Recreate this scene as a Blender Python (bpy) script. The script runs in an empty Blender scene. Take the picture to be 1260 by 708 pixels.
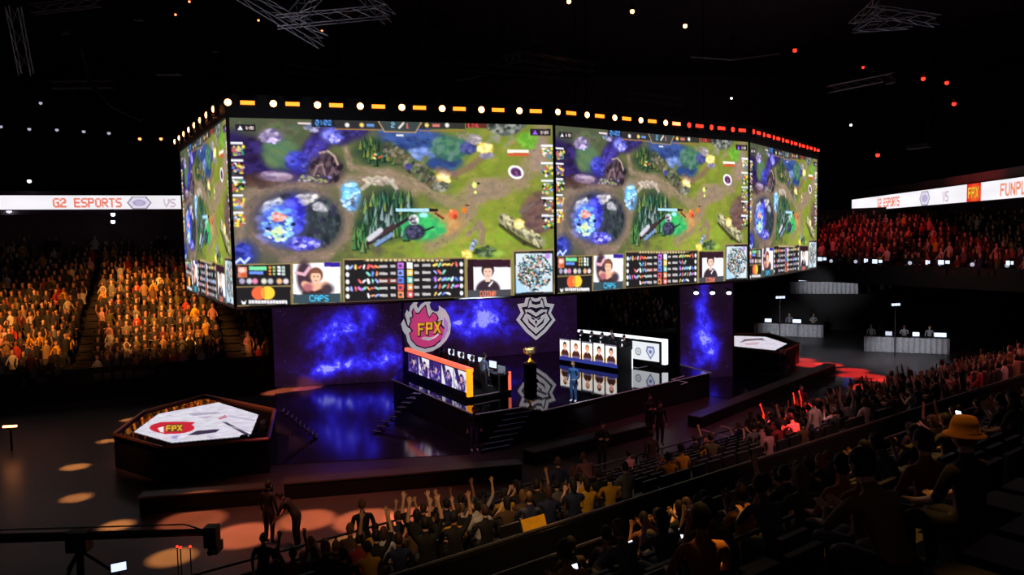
import bpy, bmesh, math, random
import numpy as np
from mathutils import Vector, Matrix

random.seed(7)
RNG = np.random.default_rng(11)
SC = bpy.context.scene
COL = SC.collection

# ---------------------------------------------------------------- camera
FPX_, PITCH, ROLL, CAMZ = 943.6, 0.069, 0.0174, 8.3      # focal length in pixels of the 1260 x 708 frame
_cp, _sp, _cr, _sr = math.cos(PITCH), math.sin(PITCH), math.cos(ROLL), math.sin(ROLL)
_R0, _U0, _F = Vector((1, 0, 0)), Vector((0, _sp, _cp)), Vector((0, _cp, -_sp))
CAM = Vector((0, 0, CAMZ))
cam_data = bpy.data.cameras.new('camera')
cam_data.sensor_width = 36.0
cam_data.lens = FPX_ / 1260 * 36.0
cam_data.clip_end = 400
camera = bpy.data.objects.new('camera', cam_data)
_R = _R0 * _cr - _U0 * _sr
_U = _R0 * _sr + _U0 * _cr
camera.matrix_world = Matrix(((_R.x, _U.x, -_F.x, 0), (_R.y, _U.y, -_F.y, 0), (_R.z, _U.z, -_F.z, CAMZ), (0, 0, 0, 1)))
COL.objects.link(camera)
SC.camera = camera

# ---------------------------------------------------------------- world, exposure
world = bpy.data.worlds.new('arena_air')
SC.world = world
world.use_nodes = True
world.node_tree.nodes['Background'].inputs[0].default_value = (0.62, 0.42, 0.55, 1)
world.node_tree.nodes['Background'].inputs[1].default_value = 0.02
SC.view_settings.view_transform = 'Standard'
SC.view_settings.look = 'None'
SC.view_settings.exposure = 0.0
SC.view_settings.gamma = 1.0
SC.view_settings.use_curve_mapping = False
SC.cycles.use_denoising = True
SC.cycles.max_bounces = 5
SC.cycles.diffuse_bounces = 2
SC.cycles.glossy_bounces = 3
SC.cycles.sample_clamp_indirect = 4.0


def lin(c):
    """sRGB 0-255 to linear."""
    return tuple(((v / 255) / 12.92 if v / 255 <= 0.04045 else (((v / 255) + 0.055) / 1.055) ** 2.4) for v in c)


def ray(x, y):
    X2, Y2 = x - 630, 354 - y
    X, Y = X2 * _cr + Y2 * _sr, -X2 * _sr + Y2 * _cr
    return _R0 * X + _U0 * Y + _F * FPX_


def G(x, y, z):
    """the point of the level plane at height z that the photograph shows at x, y."""
    d = ray(x, y)
    return CAM + d * ((z - CAMZ) / d.z)


def seen_at(p):
    """where the photograph shows a point of the hall."""
    d = Vector(p) - CAM
    return 630 + FPX_ * d.dot(_R) / d.dot(_F), 354 - FPX_ * d.dot(_U) / d.dot(_F)


def on_plane(x, y, p0, nrm):
    d = ray(x, y)
    return CAM + d * ((p0 - CAM).dot(nrm) / d.dot(nrm))


# near stand: s runs along its rows, n across them (towards the camera)
TH = math.radians(52.6)
DS, DN = Vector((math.sin(TH), math.cos(TH), 0)), Vector((math.cos(TH), -math.sin(TH), 0))


def NS(s, n, z=0.0):
    v = DS * s + DN * n
    return Vector((v.x, v.y, z))


# far stand behind the stage: a along its rows, b away from the stage
EA, EB = Vector((.936, .351, 0)), Vector((-.351, .936, 0))
FS0 = Vector((-27.42, 37.72, 0))


def FS(a, b, z=0.0):
    v = FS0 + EA * a + EB * b
    return Vector((v.x, v.y, z))


# right stand
RA, RB = Vector((.49, -.872, 0)), Vector((.872, .49, 0))
RS0 = Vector((22.0, 59.3, 0))


def RS(a, b, z=0.0):
    v = RS0 + RA * a + RB * b
    return Vector((v.x, v.y, z))


# ---------------------------------------------------------------- the hall's beams and added spots
def spot(loc, target, width, color, power, blend=.25, soft=.15):
    """a spotlight at loc whose beam is width wide where it meets target."""
    loc, target = Vector(loc), Vector(target)
    d = bpy.data.lights.new('beam', 'SPOT')
    d.energy, d.color, d.spot_blend, d.shadow_soft_size = power, color, blend, soft
    dist = (target - loc).length
    d.spot_size = 2 * math.atan(width / 2 / dist)
    o = bpy.data.objects.new('beam', d)
    o.location = loc
    o.rotation_euler = (target - loc).to_track_quat('-Z', 'Y').to_euler()
    COL.objects.link(o)
    return o


AMBER, CORAL, RED, WHITE, PINK = (1, .42, .1), (1, .25, .09), (1, .04, .03), (.85, .9, 1), (1, .25, .22)
HEXL = Vector((-12.3, 29.2, 1.2))
# amber and coral pools on the dark floor, left
for x, y, w, c, p in ((300, 659, 1.9, CORAL, 90e3), (378, 640, 1.7, CORAL, 80e3), (452, 641, 2.0, CORAL, 90e3), (512, 638, 1.9, CORAL, 90e3),
                      (238, 641, 1.9, CORAL, 50e3), (212, 686, 1.2, AMBER, 80e3), (144, 647, .9, AMBER, 90e3), (94, 613, .9, AMBER, 80e3),
                      (93, 575, .9, AMBER, 90e3), (132, 543, .7, AMBER, 80e3), (158, 517, .7, AMBER, 80e3), (300, 486, 1.6, CORAL, 60e3), (430, 668, 1.1, AMBER, 70e3)):
    t = G(x, y, 0)
    spot(t + Vector((1.5, -5 if y in (486,) else 4, 17)), t, w, c, p * 1.15, .18)
for x, y, c in ((345, 482, CORAL), (380, 477, (1, .2, .25))):
    t = G(x, y, 0)
    spot(t + Vector((-5, -9, 8)), t, 1.5, c, 60e3, .4)
for x, y, w in ((1062, 464, 2.6), (1075, 478, 2.4), (1000, 449, 2.2), (1100, 470, 1.8), (1050, 456, 1.7), (1020, 449, 1.6), (893, 430, 2.2), (915, 556, 1.0), (990, 443, 1.4)):
    t = G(x, y, 0)
    spot(t + Vector((5, -5, 18)), t, w, RED, 190e3, .3)
# crowd beams: far stand amber, right stand red
for a, b, z, w, p in ((1.6, 6, 3.2, 7.5, 26e3), (3, 3, 2.2, 5, 20e3), (8.2, 7, 3.6, 9, 30e3), (9.4, 4, 2.6, 7.5, 34e3), (7.2, 9, 4.3, 6, 18e3), (6, 6, 3, 16, 5e3)):
    t = FS(a, b, z)
    spot(t - EB * 12 - EA * 3 + Vector((0, 0, 15)), t, w, (1, .36, .06), p * .8, .8, .3)
t = FS(14.8, 4, 2.4)
spot(t - EB * 13 - EA * 5 + Vector((0, 0, 5)), t, 6, (1, .36, .1), 5.5e3, .8, .3)
t = FS(26, 4, 2.5)
spot(t - EB * 14 + Vector((0, 0, 3.4)), t, 18, (1, .3, .25), 1.6e3, .8, .4)
for a, b, w, p in ((1, 4, 9, 4.6e3), (6, 4, 9, 4e3), (13, 3, 12, 2.4e3)):
    t = RS(a, b, 7)
    spot(t - RB * 12 + Vector((0, 0, 13)), t, w, (1, .05, .06), p, .8, .4)
# near stand: dim pink wash low down, red on its far end, amber beams on single heads higher up
spot(NS(12, -30, 15), NS(10, -13.5, 1.5), 9, (1, .6, .3), 4.5e3, .9, .5)
spot(NS(4, -6, 13), NS(9.5, -13.5, 1.5), 8, (1, .62, .3), 2.2e3, .9, .5)
spot(NS(22, -28, 17), NS(21, -13, 2), 12, PINK, 5e3, .9, .5)
spot(NS(17, -4, 14), NS(18, -13, 2), 10, (1, .4, .36), 2.6e3, .9, .5)
spot(NS(36, -28, 17), NS(34, -13, 2), 16, (1, .16, .18), 7e3, .9, .5)
spot(NS(30, -4, 15), NS(34, -13, 2), 16, (1, .22, .22), 2.2e3, .9, .5)
for x, y in ((975, 500), (985, 487), (962, 548), (1005, 480)):
    t = G(x, y, 1.9)
    spot(t + Vector((3, -5, 15)), t, 1.4, RED, 60e3, .5)
t = G(1010, 535, 2.2)
spot(t + Vector((-2, -6, 14)), t, 1.6, (1, .8, .75), 5e3, .5)
for x, y, z, w, p in ((1068, 574, 5.4, 1.7, 5e3), (1200, 545, 6.6, 1.2, 1.5e3), (914, 607, 5.2, .7, 6e3), (725, 690, 4.6, .7, 8e3), (1036, 590, 4.3, 1.4, 7e3), (895, 704, 5.4, .6, 6e3),
                      (832, 600, 3.6, 1.0, 5e3), (770, 660, 3.3, 3.0, 3e3), (1130, 560, 4.5, 2.6, 2.5e3), (660, 645, 2.8, 1.2, 7e3), (1100, 545, 3.7, 1.2, 6e3)):
    t = G(x, y, z)
    spot(t + Vector((-1.5, 3.0, 11)), t, w, (1, .5, .1), p, .7, .1)
# stage: unseen spots added to brighten tables and players, warm ones for the trophy
spot((-.5, 29.4, 8), (-2.6, 35.2, 2), 6.5, (.78, .88, 1), 2.2e3, .8, .3)
spot((.6, 33.6, 5.6), (-2.4, 35.4, 1.6), 5, (.78, .88, 1), 500, .9, .3)
spot((3.4, 37.5, 5.6), (6, 41.5, 1.9), 5, (.9, .9, 1), 380, .8, .3)
spot((2.0, 27.5, 9), (2.42, 31.9, 2.2), 1.8, (.75, .9, 1), 4e3, .5, .1)
spot((.4, 33.4, 5.6), (.79, 37, 2.4), .8, (1, .7, .28), 3.4e3, .6, .1)
spot((-.6, 35.4, 5.4), (.79, 37, 2.4), .8, (1, .7, .28), 2.4e3, .6, .1)
spot((-6, 30.5, 14), (-9, 38.8, .4), 3, (1, .3, .3), 3e3, .6, .2)
for x, y, w, p in ((1035, 440, 9, 6e3), (1120, 452, 8, 8e3)):
    t = G(x, y, 0)
    spot(t + Vector((-2, -3, 17)), t, w, (.85, .9, 1), p, .9, .5)
for x, y, z, dz in ((1015, 350, 4, .1), (1115, 420, 1, 3.4), (970, 402, 1, 3.2)):
    t = G(x, y, z)
    spot(t + Vector((-6, -9, dz)), t, 5, (.9, .92, 1), 1.9e3, .9, .2)  # added spots brighten the pleated press tables
for t in (HEXL, HEXL + Vector((1.5, 2.5, 0))):
    spot(t + Vector((-3, -6, 14)), t, 7, (1, .34, .16), 9e3, .8, .3)  # added coral spots brighten the left platform and its edge
# wide spots added as coloured spill on the floor around the stage
t = G(400, 632, 0)
spot(t + Vector((0, -4, 16)), t, 11, (1, .25, .14), 9e3, 1, .6)
t = G(470, 555, 0)
spot(t + Vector((0, -8, 15)), t, 12, (.75, .25, .5), 3.5e3, 1, .6)
t = G(860, 520, 0)
spot(t + Vector((2, -8, 15)), t, 14, (.9, .15, .3), 4e3, 1, .6)
# weak unseen area lights added below the roof trusses, aimed up at them
for x, y, z, p in ((-8, 26, 25, 900), (12, 40, 25, 900), (24, 34, 25, 700)):
    d = bpy.data.lights.new('white_light', 'AREA')
    d.energy, d.size, d.color = p * .2, 5, (.8, .8, .95)
    o = bpy.data.objects.new('white_light', d)
    o.location = (x, y, z - 16)
    o.rotation_euler = (math.pi, 0, 0)
    COL.objects.link(o)


# ---------------------------------------------------------------- materials
def mat(name, c, rough=.6, spec=.4, metal=0.0, emit=None, strength=1.0, var=.15, scale=6.0, srgb=True, ior=None):
    m = bpy.data.materials.new(name)
    m.use_nodes = True
    nt = m.node_tree
    b = nt.nodes['Principled BSDF']
    c = lin(c) if srgb else c
    tc = nt.nodes.new('ShaderNodeTexCoord')
    nz = nt.nodes.new('ShaderNodeTexNoise')
    nz.inputs['Scale'].default_value = scale
    nz.inputs['Detail'].default_value = 3
    rp = nt.nodes.new('ShaderNodeValToRGB')
    rp.color_ramp.elements[0].position, rp.color_ramp.elements[1].position = .3, .7
    rp.color_ramp.elements[0].color = (*[v * (1 - var) for v in c], 1)
    rp.color_ramp.elements[1].color = (*[min(1, v * (1 + var)) for v in c], 1)
    nt.links.new(tc.outputs['Object'], nz.inputs['Vector'])
    nt.links.new(nz.outputs['Fac'], rp.inputs[0])
    nt.links.new(rp.outputs[0], b.inputs['Base Color'])
    b.inputs['Roughness'].default_value = rough
    b.inputs['Specular IOR Level'].default_value = spec
    b.inputs['Metallic'].default_value = metal
    if ior:
        b.inputs['IOR'].default_value = ior
    if emit is not None:
        b.inputs['Emission Color'].default_value = (*(lin(emit) if srgb else emit), 1)
        b.inputs['Emission Strength'].default_value = strength
    return m


def print_mat(name, strength):
    m = bpy.data.materials.new(name)
    m.use_nodes = True
    nt = m.node_tree
    nt.nodes.clear()
    at = nt.nodes.new('ShaderNodeAttribute')
    at.attribute_name = 'print'
    em = nt.nodes.new('ShaderNodeEmission')
    em.inputs[1].default_value = strength
    out = nt.nodes.new('ShaderNodeOutputMaterial')
    nt.links.new(at.outputs['Color'], em.inputs[0])
    nt.links.new(em.outputs[0], out.inputs[0])
    return m


def nebula_mat(name, blobs, strength, seed, edge):
    """LED picture of a blue star cloud: noise inside a few soft blobs (x, z, rx, rz, amount in metres on the wall)."""
    m = bpy.data.materials.new(name)
    m.use_nodes = True
    nt = m.node_tree
    N, L = nt.nodes, nt.links
    N.clear()

    def math_(op, a, b=None):
        n = N.new('ShaderNodeMath')
        n.operation = op
        for i, v in enumerate((a, b)):
            if v is None:
                continue
            if isinstance(v, (int, float)):
                n.inputs[i].default_value = v
            else:
                L.new(v, n.inputs[i])
        return n.outputs[0]
    tc = N.new('ShaderNodeTexCoord')
    sep = N.new('ShaderNodeSeparateXYZ')
    L.new(tc.outputs['Object'], sep.inputs[0])
    tot = None
    for (bx, bz, rx, rz, amt) in blobs:
        dx = math_('DIVIDE', math_('SUBTRACT', sep.outputs['X'], bx), rx)
        dz = math_('DIVIDE', math_('SUBTRACT', sep.outputs['Z'], bz), rz)
        r2 = math_('ADD', math_('MULTIPLY', dx, dx), math_('MULTIPLY', dz, dz))
        g = math_('MULTIPLY', math_('POWER', 2.718, math_('MULTIPLY', r2, -1.0)), amt)
        tot = g if tot is None else math_('ADD', tot, g)
    nz = N.new('ShaderNodeTexNoise')
    nz.noise_dimensions = '4D'
    nz.inputs['W'].default_value = seed
    nz.inputs['Scale'].default_value = .75
    nz.inputs['Detail'].default_value = 12
    nz.inputs['Roughness'].default_value = .68
    nz.inputs['Distortion'].default_value = .25
    L.new(tc.outputs['Object'], nz.inputs['Vector'])
    n2 = math_('POWER', math_('MULTIPLY', nz.outputs['Fac'], 1.9), 3.2)
    val = math_('ADD', math_('MULTIPLY', tot, n2), math_('MULTIPLY', n2, edge))
    rp = N.new('ShaderNodeValToRGB')
    els = rp.color_ramp.elements
    els[0].position, els[0].color = 0, (*lin((20, 8, 18)), 1)
    els[1].position, els[1].color = 1, (*lin((140, 140, 255)), 1)
    for p, c in ((.1, (30, 12, 46)), (.28, (36, 18, 110)), (.55, (46, 34, 206)), (.8, (66, 58, 244))):
        e = els.new(p)
        e.color = (*lin(c), 1)
    L.new(val, rp.inputs[0])
    vo = N.new('ShaderNodeTexVoronoi')
    vo.inputs['Scale'].default_value = 5.5
    L.new(tc.outputs['Object'], vo.inputs['Vector'])
    star = math_('MULTIPLY', math_('LESS_THAN', vo.outputs['Distance'], .07), math_('MULTIPLY', nz.outputs['Fac'], .5))
    mix = N.new('ShaderNodeMixRGB')
    mix.blend_type = 'ADD'
    mix.inputs[2].default_value = (.6, .55, .9, 1)
    L.new(star, mix.inputs[0])
    L.new(rp.outputs[0], mix.inputs[1])
    em = N.new('ShaderNodeBsdfPrincipled')
    em.inputs['Base Color'].default_value = (.008, .008, .009, 1)
    em.inputs['Roughness'].default_value = .6
    em.inputs['Specular IOR Level'].default_value = .1
    em.inputs['Emission Strength'].default_value = strength
    L.new(mix.outputs[0], em.inputs['Emission Color'])
    out = N.new('ShaderNodeOutputMaterial')
    L.new(em.outputs[0], out.inputs[0])
    return m


def object_color_mat(name, rough=.8):
    """cloth whose colour is the object's own colour, with a woven variation."""
    m = bpy.data.materials.new(name)
    m.use_nodes = True
    nt = m.node_tree
    b = nt.nodes['Principled BSDF']
    oi = nt.nodes.new('ShaderNodeObjectInfo')
    tc = nt.nodes.new('ShaderNodeTexCoord')
    nz = nt.nodes.new('ShaderNodeTexNoise')
    nz.inputs['Scale'].default_value = 14
    mx = nt.nodes.new('ShaderNodeMixRGB')
    mx.blend_type = 'MULTIPLY'
    mx.inputs[0].default_value = .5
    nt.links.new(tc.outputs['Object'], nz.inputs['Vector'])
    nt.links.new(oi.outputs['Color'], mx.inputs[1])
    nt.links.new(nz.outputs['Color'], mx.inputs[2])
    nt.links.new(mx.outputs[0], b.inputs['Base Color'])
    b.inputs['Roughness'].default_value = rough
    return m


def random_mat(name, cols, rough=.7):
    """one of a few colours by the object's random number."""
    m = bpy.data.materials.new(name)
    m.use_nodes = True
    nt = m.node_tree
    b = nt.nodes['Principled BSDF']
    oi = nt.nodes.new('ShaderNodeObjectInfo')
    rp = nt.nodes.new('ShaderNodeValToRGB')
    rp.color_ramp.interpolation = 'CONSTANT'
    els = rp.color_ramp.elements
    els[0].color = (*lin(cols[0]), 1)
    els[1].position, els[1].color = 1 / len(cols), (*lin(cols[1]), 1)
    for i, c in enumerate(cols[2:]):
        e = els.new((i + 2) / len(cols))
        e.color = (*lin(c), 1)
    nt.links.new(oi.outputs['Random'], rp.inputs[0])
    nt.links.new(rp.outputs[0], b.inputs['Base Color'])
    b.inputs['Roughness'].default_value = rough
    return m


def attr_mat(name, rough=.8):
    m = bpy.data.materials.new(name)
    m.use_nodes = True
    nt = m.node_tree
    at = nt.nodes.new('ShaderNodeAttribute')
    at.attribute_name = 'cloth'
    b = nt.nodes['Principled BSDF']
    nt.links.new(at.outputs['Color'], b.inputs['Base Color'])
    b.inputs['Roughness'].default_value = rough
    return m


M = dict(
    black=mat('black_paint', (20, 19, 20), .55), drape=mat('black_drape', (16, 14, 17), .9, .2), steel=mat('dark_steel', (58, 57, 62), .45, .5, .6),
    truss=mat('aluminium_truss', (150, 150, 158), .4, .5, .5), concrete=mat('dark_concrete', (52, 48, 48), .85, .2), seat=mat('dark_seat_plastic', (34, 30, 34), .5),
    floor=mat('dark_arena_floor', (66, 58, 59), .34, .3, scale=.8), gloss=mat('glossy_black_stage_floor', (14, 14, 18), .035, .8, ior=1.7, scale=2),
    apron=mat('glossy_dark_vinyl', (36, 33, 42), .11, .8, ior=1.6, scale=1.5), copper=mat('copper_edge', (150, 96, 70), .35, .5, .7), white=mat('white_board', (225, 225, 230), .5),
    grey=mat('pale_grey_cloth', (215, 215, 220), .8), wall=mat('dark_arena_wall', (120, 98, 106), .9, .2, scale=1), rail=mat('dark_handrail', (88, 80, 76), .4, .5, .5),
    lamp_amber=mat('amber_strobe_glass', (255, 180, 80), .3, emit=(255, 132, 34), strength=2.6), lamp_warm=mat('warm_lamp_glass', (255, 200, 150), .3, emit=(255, 150, 84), strength=12.0),
    lamp_red=mat('red_lamp_glass', (255, 60, 40), .3, emit=(255, 40, 26), strength=4.0), lamp_salmon=mat('salmon_lamp_glass', (255, 130, 90), .3, emit=(255, 120, 70), strength=5.0),
    lamp_white=mat('white_lamp_glass', (240, 245, 255), .3, emit=(225, 235, 255), strength=5.0), lamp_dim=mat('dim_white_lamp_glass', (200, 205, 220), .3, emit=(190, 195, 215), strength=.8),
    tube_orange=mat('orange_light_tube', (255, 160, 30), .3, emit=(255, 150, 20), strength=1.5), tube_coral=mat('coral_light_tube', (255, 120, 90), .3, emit=(255, 112, 78), strength=1.1),
    tube_white=mat('white_light_tube', (245, 248, 255), .3, emit=(240, 245, 255), strength=1.4), blue_line=mat('blue_light_strip', (60, 80, 200), .3, emit=(70, 84, 200), strength=.5),
    edge_line=mat('pale_stage_edge', (180, 170, 180), .4, emit=(120, 104, 120), strength=.25), tread=mat('stair_nosing', (150, 150, 175), .5, emit=(70, 70, 100), strength=.12),  # stair nosing: faint violet glow put into the material
    gold=mat('gold_metal', (230, 170, 70), .25, .6, .9), silver=mat('silver_metal', (200, 200, 210), .2, .6, .9), screen_glow=mat('lit_monitor_glass', (200, 215, 235), .3, emit=(215, 228, 250), strength=1.3),
    emblem_white=mat('emblem_white', (236, 232, 236), .5, emit=(208, 205, 214), strength=.55), emblem_pink=mat('emblem_pink', (226, 70, 140), .5, emit=(220, 72, 140), strength=.6),
    emblem_lilac=mat('emblem_lilac', (190, 140, 220), .5, emit=(186, 140, 220), strength=.6), emblem_yellow=mat('emblem_yellow', (240, 190, 60), .5, emit=(230, 176, 50), strength=.7),
    emblem_dark=mat('emblem_dark', (30, 22, 50), .5, emit=(26, 18, 48), strength=.4), yellow=mat('yellow_card', (235, 175, 30), .6), hatcloth=mat('ochre_hat_cloth', (200, 130, 30), .8), tape=mat('white_floor_tape', (190, 160, 170), .6),
    skin=random_mat('skin', [(224, 172, 140), (236, 190, 160), (198, 140, 105), (150, 100, 72), (230, 180, 150)], .55), shirt=object_color_mat('shirt_cloth'),
    pants=random_mat('trouser_cloth', [(30, 32, 44), (22, 22, 26), (54, 58, 78), (40, 36, 34)]), shoe=random_mat('shoe_leather', [(30, 28, 28), (200, 200, 205), (50, 40, 36)]),
    hair=random_mat('hair', [(28, 20, 16), (16, 14, 14), (70, 46, 28), (120, 84, 44), (30, 24, 22)]), eye=mat('eye', (30, 24, 22), .3), mouth=mat('lips', (150, 70, 64), .5),
    jeans=mat('blue_denim', (50, 84, 130), .8), whiteshoe=mat('white_shoe', (235, 235, 240), .6), haircap=mat('dark_hair', (24, 18, 16), .6),
    crowd=attr_mat('crowd_cloth'), seatback=mat('grey_gaming_chair', (46, 48, 56), .5), bluemon=mat('blue_monitor', (50, 70, 220), .3, emit=(50, 80, 230), strength=1.5),
    flag=mat('orange_scarf_cloth', (240, 100, 30), .7), phone=mat('lit_phone_screen', (210, 220, 240), .3, emit=(220, 228, 250), strength=2.0),
)


# ---------------------------------------------------------------- object helpers
def tag(o, label=None, cat=None, group=None, kind=None):
    if label:
        o['label'] = label
    if cat:
        o['category'] = cat
    if group:
        o['group'] = group
    if kind:
        o['kind'] = kind
    return o


def empty(name, loc=(0, 0, 0), rz=0.0, label=None, cat=None, group=None):
    o = bpy.data.objects.new(name, None)
    o.empty_display_size = .2
    o.location = loc
    o.rotation_euler = (0, 0, rz)
    COL.objects.link(o)
    return tag(o, label, cat, group)


def copy_tree(o, parent=None):
    c = o.copy()
    COL.objects.link(c)
    if parent is not None:
        c.parent = parent
    for ch in o.children:
        copy_tree(ch, c)
    return c


class MB:
    """collects shapes, then becomes one mesh object."""

    def __init__(s):
        s.v, s.f, s.m, s.mats = [], [], [], []

    def add(s, verts, faces, m):
        if m not in s.mats:
            s.mats.append(m)
        k, b = s.mats.index(m), len(s.v)
        s.v += [tuple(p) for p in verts]
        s.f += [tuple(b + i for i in f) for f in faces]
        s.m += [k] * len(faces)
        return s

    def box(s, c, size, m, rz=0.0, rx=0.0):
        R = Matrix.Rotation(rz, 3, 'Z') @ Matrix.Rotation(rx, 3, 'X')
        hx, hy, hz = [q / 2 for q in size]
        vs = [Vector(c) + R @ Vector((sx * hx, sy * hy, sz * hz)) for sz in (-1, 1) for sx, sy in ((-1, -1), (1, -1), (1, 1), (-1, 1))]
        return s.add(vs, [(3, 2, 1, 0), (4, 5, 6, 7), (0, 1, 5, 4), (1, 2, 6, 5), (2, 3, 7, 6), (3, 0, 4, 7)], m)

    def prism(s, poly, z0, z1, m, top=None):
        """a level polygon raised from z0 to z1; top is another material for its upper face."""
        n = len(poly)
        area = sum(poly[i][0] * poly[(i + 1) % n][1] - poly[(i + 1) % n][0] * poly[i][1] for i in range(n))
        if area < 0:
            poly = list(reversed(poly))
        vs = [(p[0], p[1], z0) for p in poly] + [(p[0], p[1], z1) for p in poly]
        s.add(vs, [tuple(range(n - 1, -1, -1))] + [(i, (i + 1) % n, n + (i + 1) % n, n + i) for i in range(n)], m)
        return s.add([(p[0], p[1], z1) for p in poly], [tuple(range(n))], top or m)

    def plate(s, pts, off, m):
        """a flat outline in space given thickness by the vector off."""
        n = len(pts)
        vs = [Vector(p) for p in pts] + [Vector(p) + off for p in pts]
        return s.add(vs, [tuple(range(n)), tuple(range(2 * n - 1, n - 1, -1))] + [(i, n + i, n + (i + 1) % n, (i + 1) % n) for i in range(n)], m)

    def tube(s, pts, r, m, sides=6):
        pts = [Vector(p) for p in pts]
        vs, fs = [], []
        for i, p in enumerate(pts):
            t = (pts[min(i + 1, len(pts) - 1)] - pts[max(i - 1, 0)]).normalized()
            a = t.cross(Vector((0, 0, 1)))
            if a.length < .01:
                a = t.cross(Vector((1, 0, 0)))
            a.normalize()
            b = t.cross(a)
            ri = r[i] if isinstance(r, (list, tuple)) else r
            for k in range(sides):
                q = 2 * math.pi * k / sides
                vs.append(p + (a * math.cos(q) + b * math.sin(q)) * ri)
        for i in range(len(pts) - 1):
            for k in range(sides):
                k2 = (k + 1) % sides
                fs.append((i * sides + k, i * sides + k2, (i + 1) * sides + k2, (i + 1) * sides + k))
        fs.append(tuple(range(sides)))
        fs.append(tuple(range((len(pts)) * sides - 1, (len(pts) - 1) * sides - 1, -1)))
        return s.add(vs, fs, m)

    def ball(s, c, r, m, seg=10, rings=7):
        c = Vector(c)
        r = r if isinstance(r, (tuple, list)) else (r, r, r)
        vs = [c + Vector((0, 0, r[2]))]
        for i in range(1, rings):
            a = math.pi * i / rings
            for k in range(seg):
                q = 2 * math.pi * k / seg
                vs.append(c + Vector((r[0] * math.sin(a) * math.cos(q), r[1] * math.sin(a) * math.sin(q), r[2] * math.cos(a))))
        vs.append(c - Vector((0, 0, r[2])))
        fs = [(0, 1 + k, 1 + (k + 1) % seg) for k in range(seg)]
        for i in range(rings - 2):
            for k in range(seg):
                a, b = 1 + i * seg + k, 1 + i * seg + (k + 1) % seg
                fs.append((a, a + seg, b + seg, b))
        last = len(vs) - 1
        fs += [(last, 1 + (rings - 2) * seg + (k + 1) % seg, 1 + (rings - 2) * seg + k) for k in range(seg)]
        return s.add(vs, fs, m)

    def build(s, name, parent=None, smooth=False, bevel=0.0):
        me = bpy.data.meshes.new(name)
        me.from_pydata(s.v, [], s.f)
        for m in s.mats:
            me.materials.append(M[m] if isinstance(m, str) else m)
        me.polygons.foreach_set('material_index', s.m)
        if smooth:
            me.polygons.foreach_set('use_smooth', [True] * len(s.f))
        me.update()
        o = bpy.data.objects.new(name, me)
        COL.objects.link(o)
        if parent is not None:
            o.parent = parent
        if bevel:
            md = o.modifiers.new('bevel', 'BEVEL')
            md.width, md.segments, md.limit_method = bevel, 2, 'ANGLE'
        return o


def local(o, mw):
    o.matrix_world = mw
    return o


ONES = ['first', 'second', 'third', 'fourth', 'fifth', 'sixth', 'seventh', 'eighth', 'ninth', 'tenth', 'eleventh', 'twelfth', 'thirteenth', 'fourteenth', 'fifteenth',
        'sixteenth', 'seventeenth', 'eighteenth', 'nineteenth']


def nth(i):
    """0 -> first."""
    i += 1
    if i < 20:
        return ONES[i - 1]
    t = {2: 'twent', 3: 'thirt', 4: 'fort', 5: 'fift', 6: 'sixt', 7: 'sevent', 8: 'eight', 9: 'ninet'}[i // 10]
    return t + 'ieth' if i % 10 == 0 else t + 'y-' + ONES[i % 10 - 1]
# ---------------------------------------------------------------- the setting
def structure(o):
    return tag(o, kind='structure')


b = MB()
b.prism([(-60, -6), (60, -6), (60, 95), (-60, 95)], -.3, 0, 'floor')
structure(b.build('floor'))
b = MB()
b.prism([(-60, -6), (60, -6), (60, 95), (-60, 95)], 27, 27.4, 'wall')
structure(b.build('ceiling'))
for nm, a, c in (('wall_left', (-58, 40), (1, 110)), ('wall_right', (58, 40), (1, 110)), ('wall_back', (0, 94), (118, 1))):
    b = MB()
    b.box((a[0], a[1], 13.5), (c[0], c[1], 27), 'wall')
    structure(b.build(nm))

# near stand: a lower block of seven rows, a parapet with a gangway behind it, an upper block up to the camera
T1N, T1 = [-16.3 + .8 * r for r in range(7)], [.3 + .27 * r for r in range(7)]
T2N = [-8.8 + .8 * r for r in range(11)]
T2 = [2.15 + .52 * (.8 * r) for r in range(11)]


def ns_box(b, s0, s1, n0, n1, z0, z1, m):
    return b.prism([NS(s0, n0), NS(s1, n0), NS(s1, n1), NS(s0, n1)], z0, z1, m)


for r in range(7):
    b = MB()
    ns_box(b, 2, 62, T1N[r] - .4, T1N[r] + .4, 0, T1[r], 'concrete')
    structure(b.build('lower_terrace_step'))
b = MB()
ns_box(b, 2, 62, -11.1, -9.3, 0, 1.95, 'concrete')
structure(b.build('gangway'))
for r in range(11):
    b = MB()
    ns_box(b, 0, 56, T2N[r] - .4 if r else -9.3, T2N[r] + .4, 0, T2[r], 'concrete')
    structure(b.build('upper_terrace_step'))
# far stand and right stand
NFS, NRS = 18, 11
for r in range(NFS):
    b = MB()
    z = 1.0 + .35 * r
    b.prism([FS(-12, .8 * r), FS(46, .8 * r), FS(46, .8 * r + .8), FS(-12, .8 * r + .8)], 0, z, 'concrete')
    structure(b.build('far_terrace_step'))
b = MB()
b.prism([FS(-12, -.15), FS(46, -.15), FS(46, 0), FS(-12, 0)], 0, 1.75, 'black')
structure(b.build('far_stand_front_wall'))
b = MB()
b.prism([FS(-12, 14.4), FS(46, 14.4), FS(46, 14.9), FS(-12, 14.9)], 0, 11.5, 'wall')
b.prism([FS(-12, 13.4), FS(46, 13.4), FS(46, 34), FS(-12, 34)], 10.15, 11.7, 'wall')
structure(b.build('far_upper_gallery'))
for r in range(NRS):
    b = MB()
    b.prism([RS(-12, .8 * r), RS(34, .8 * r), RS(34, .8 * r + .8), RS(-12, .8 * r + .8)], 4.5 + .33 * r, 5.2 + .35 * r, 'concrete')
    structure(b.build('right_terrace_step'))
b = MB()
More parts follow.
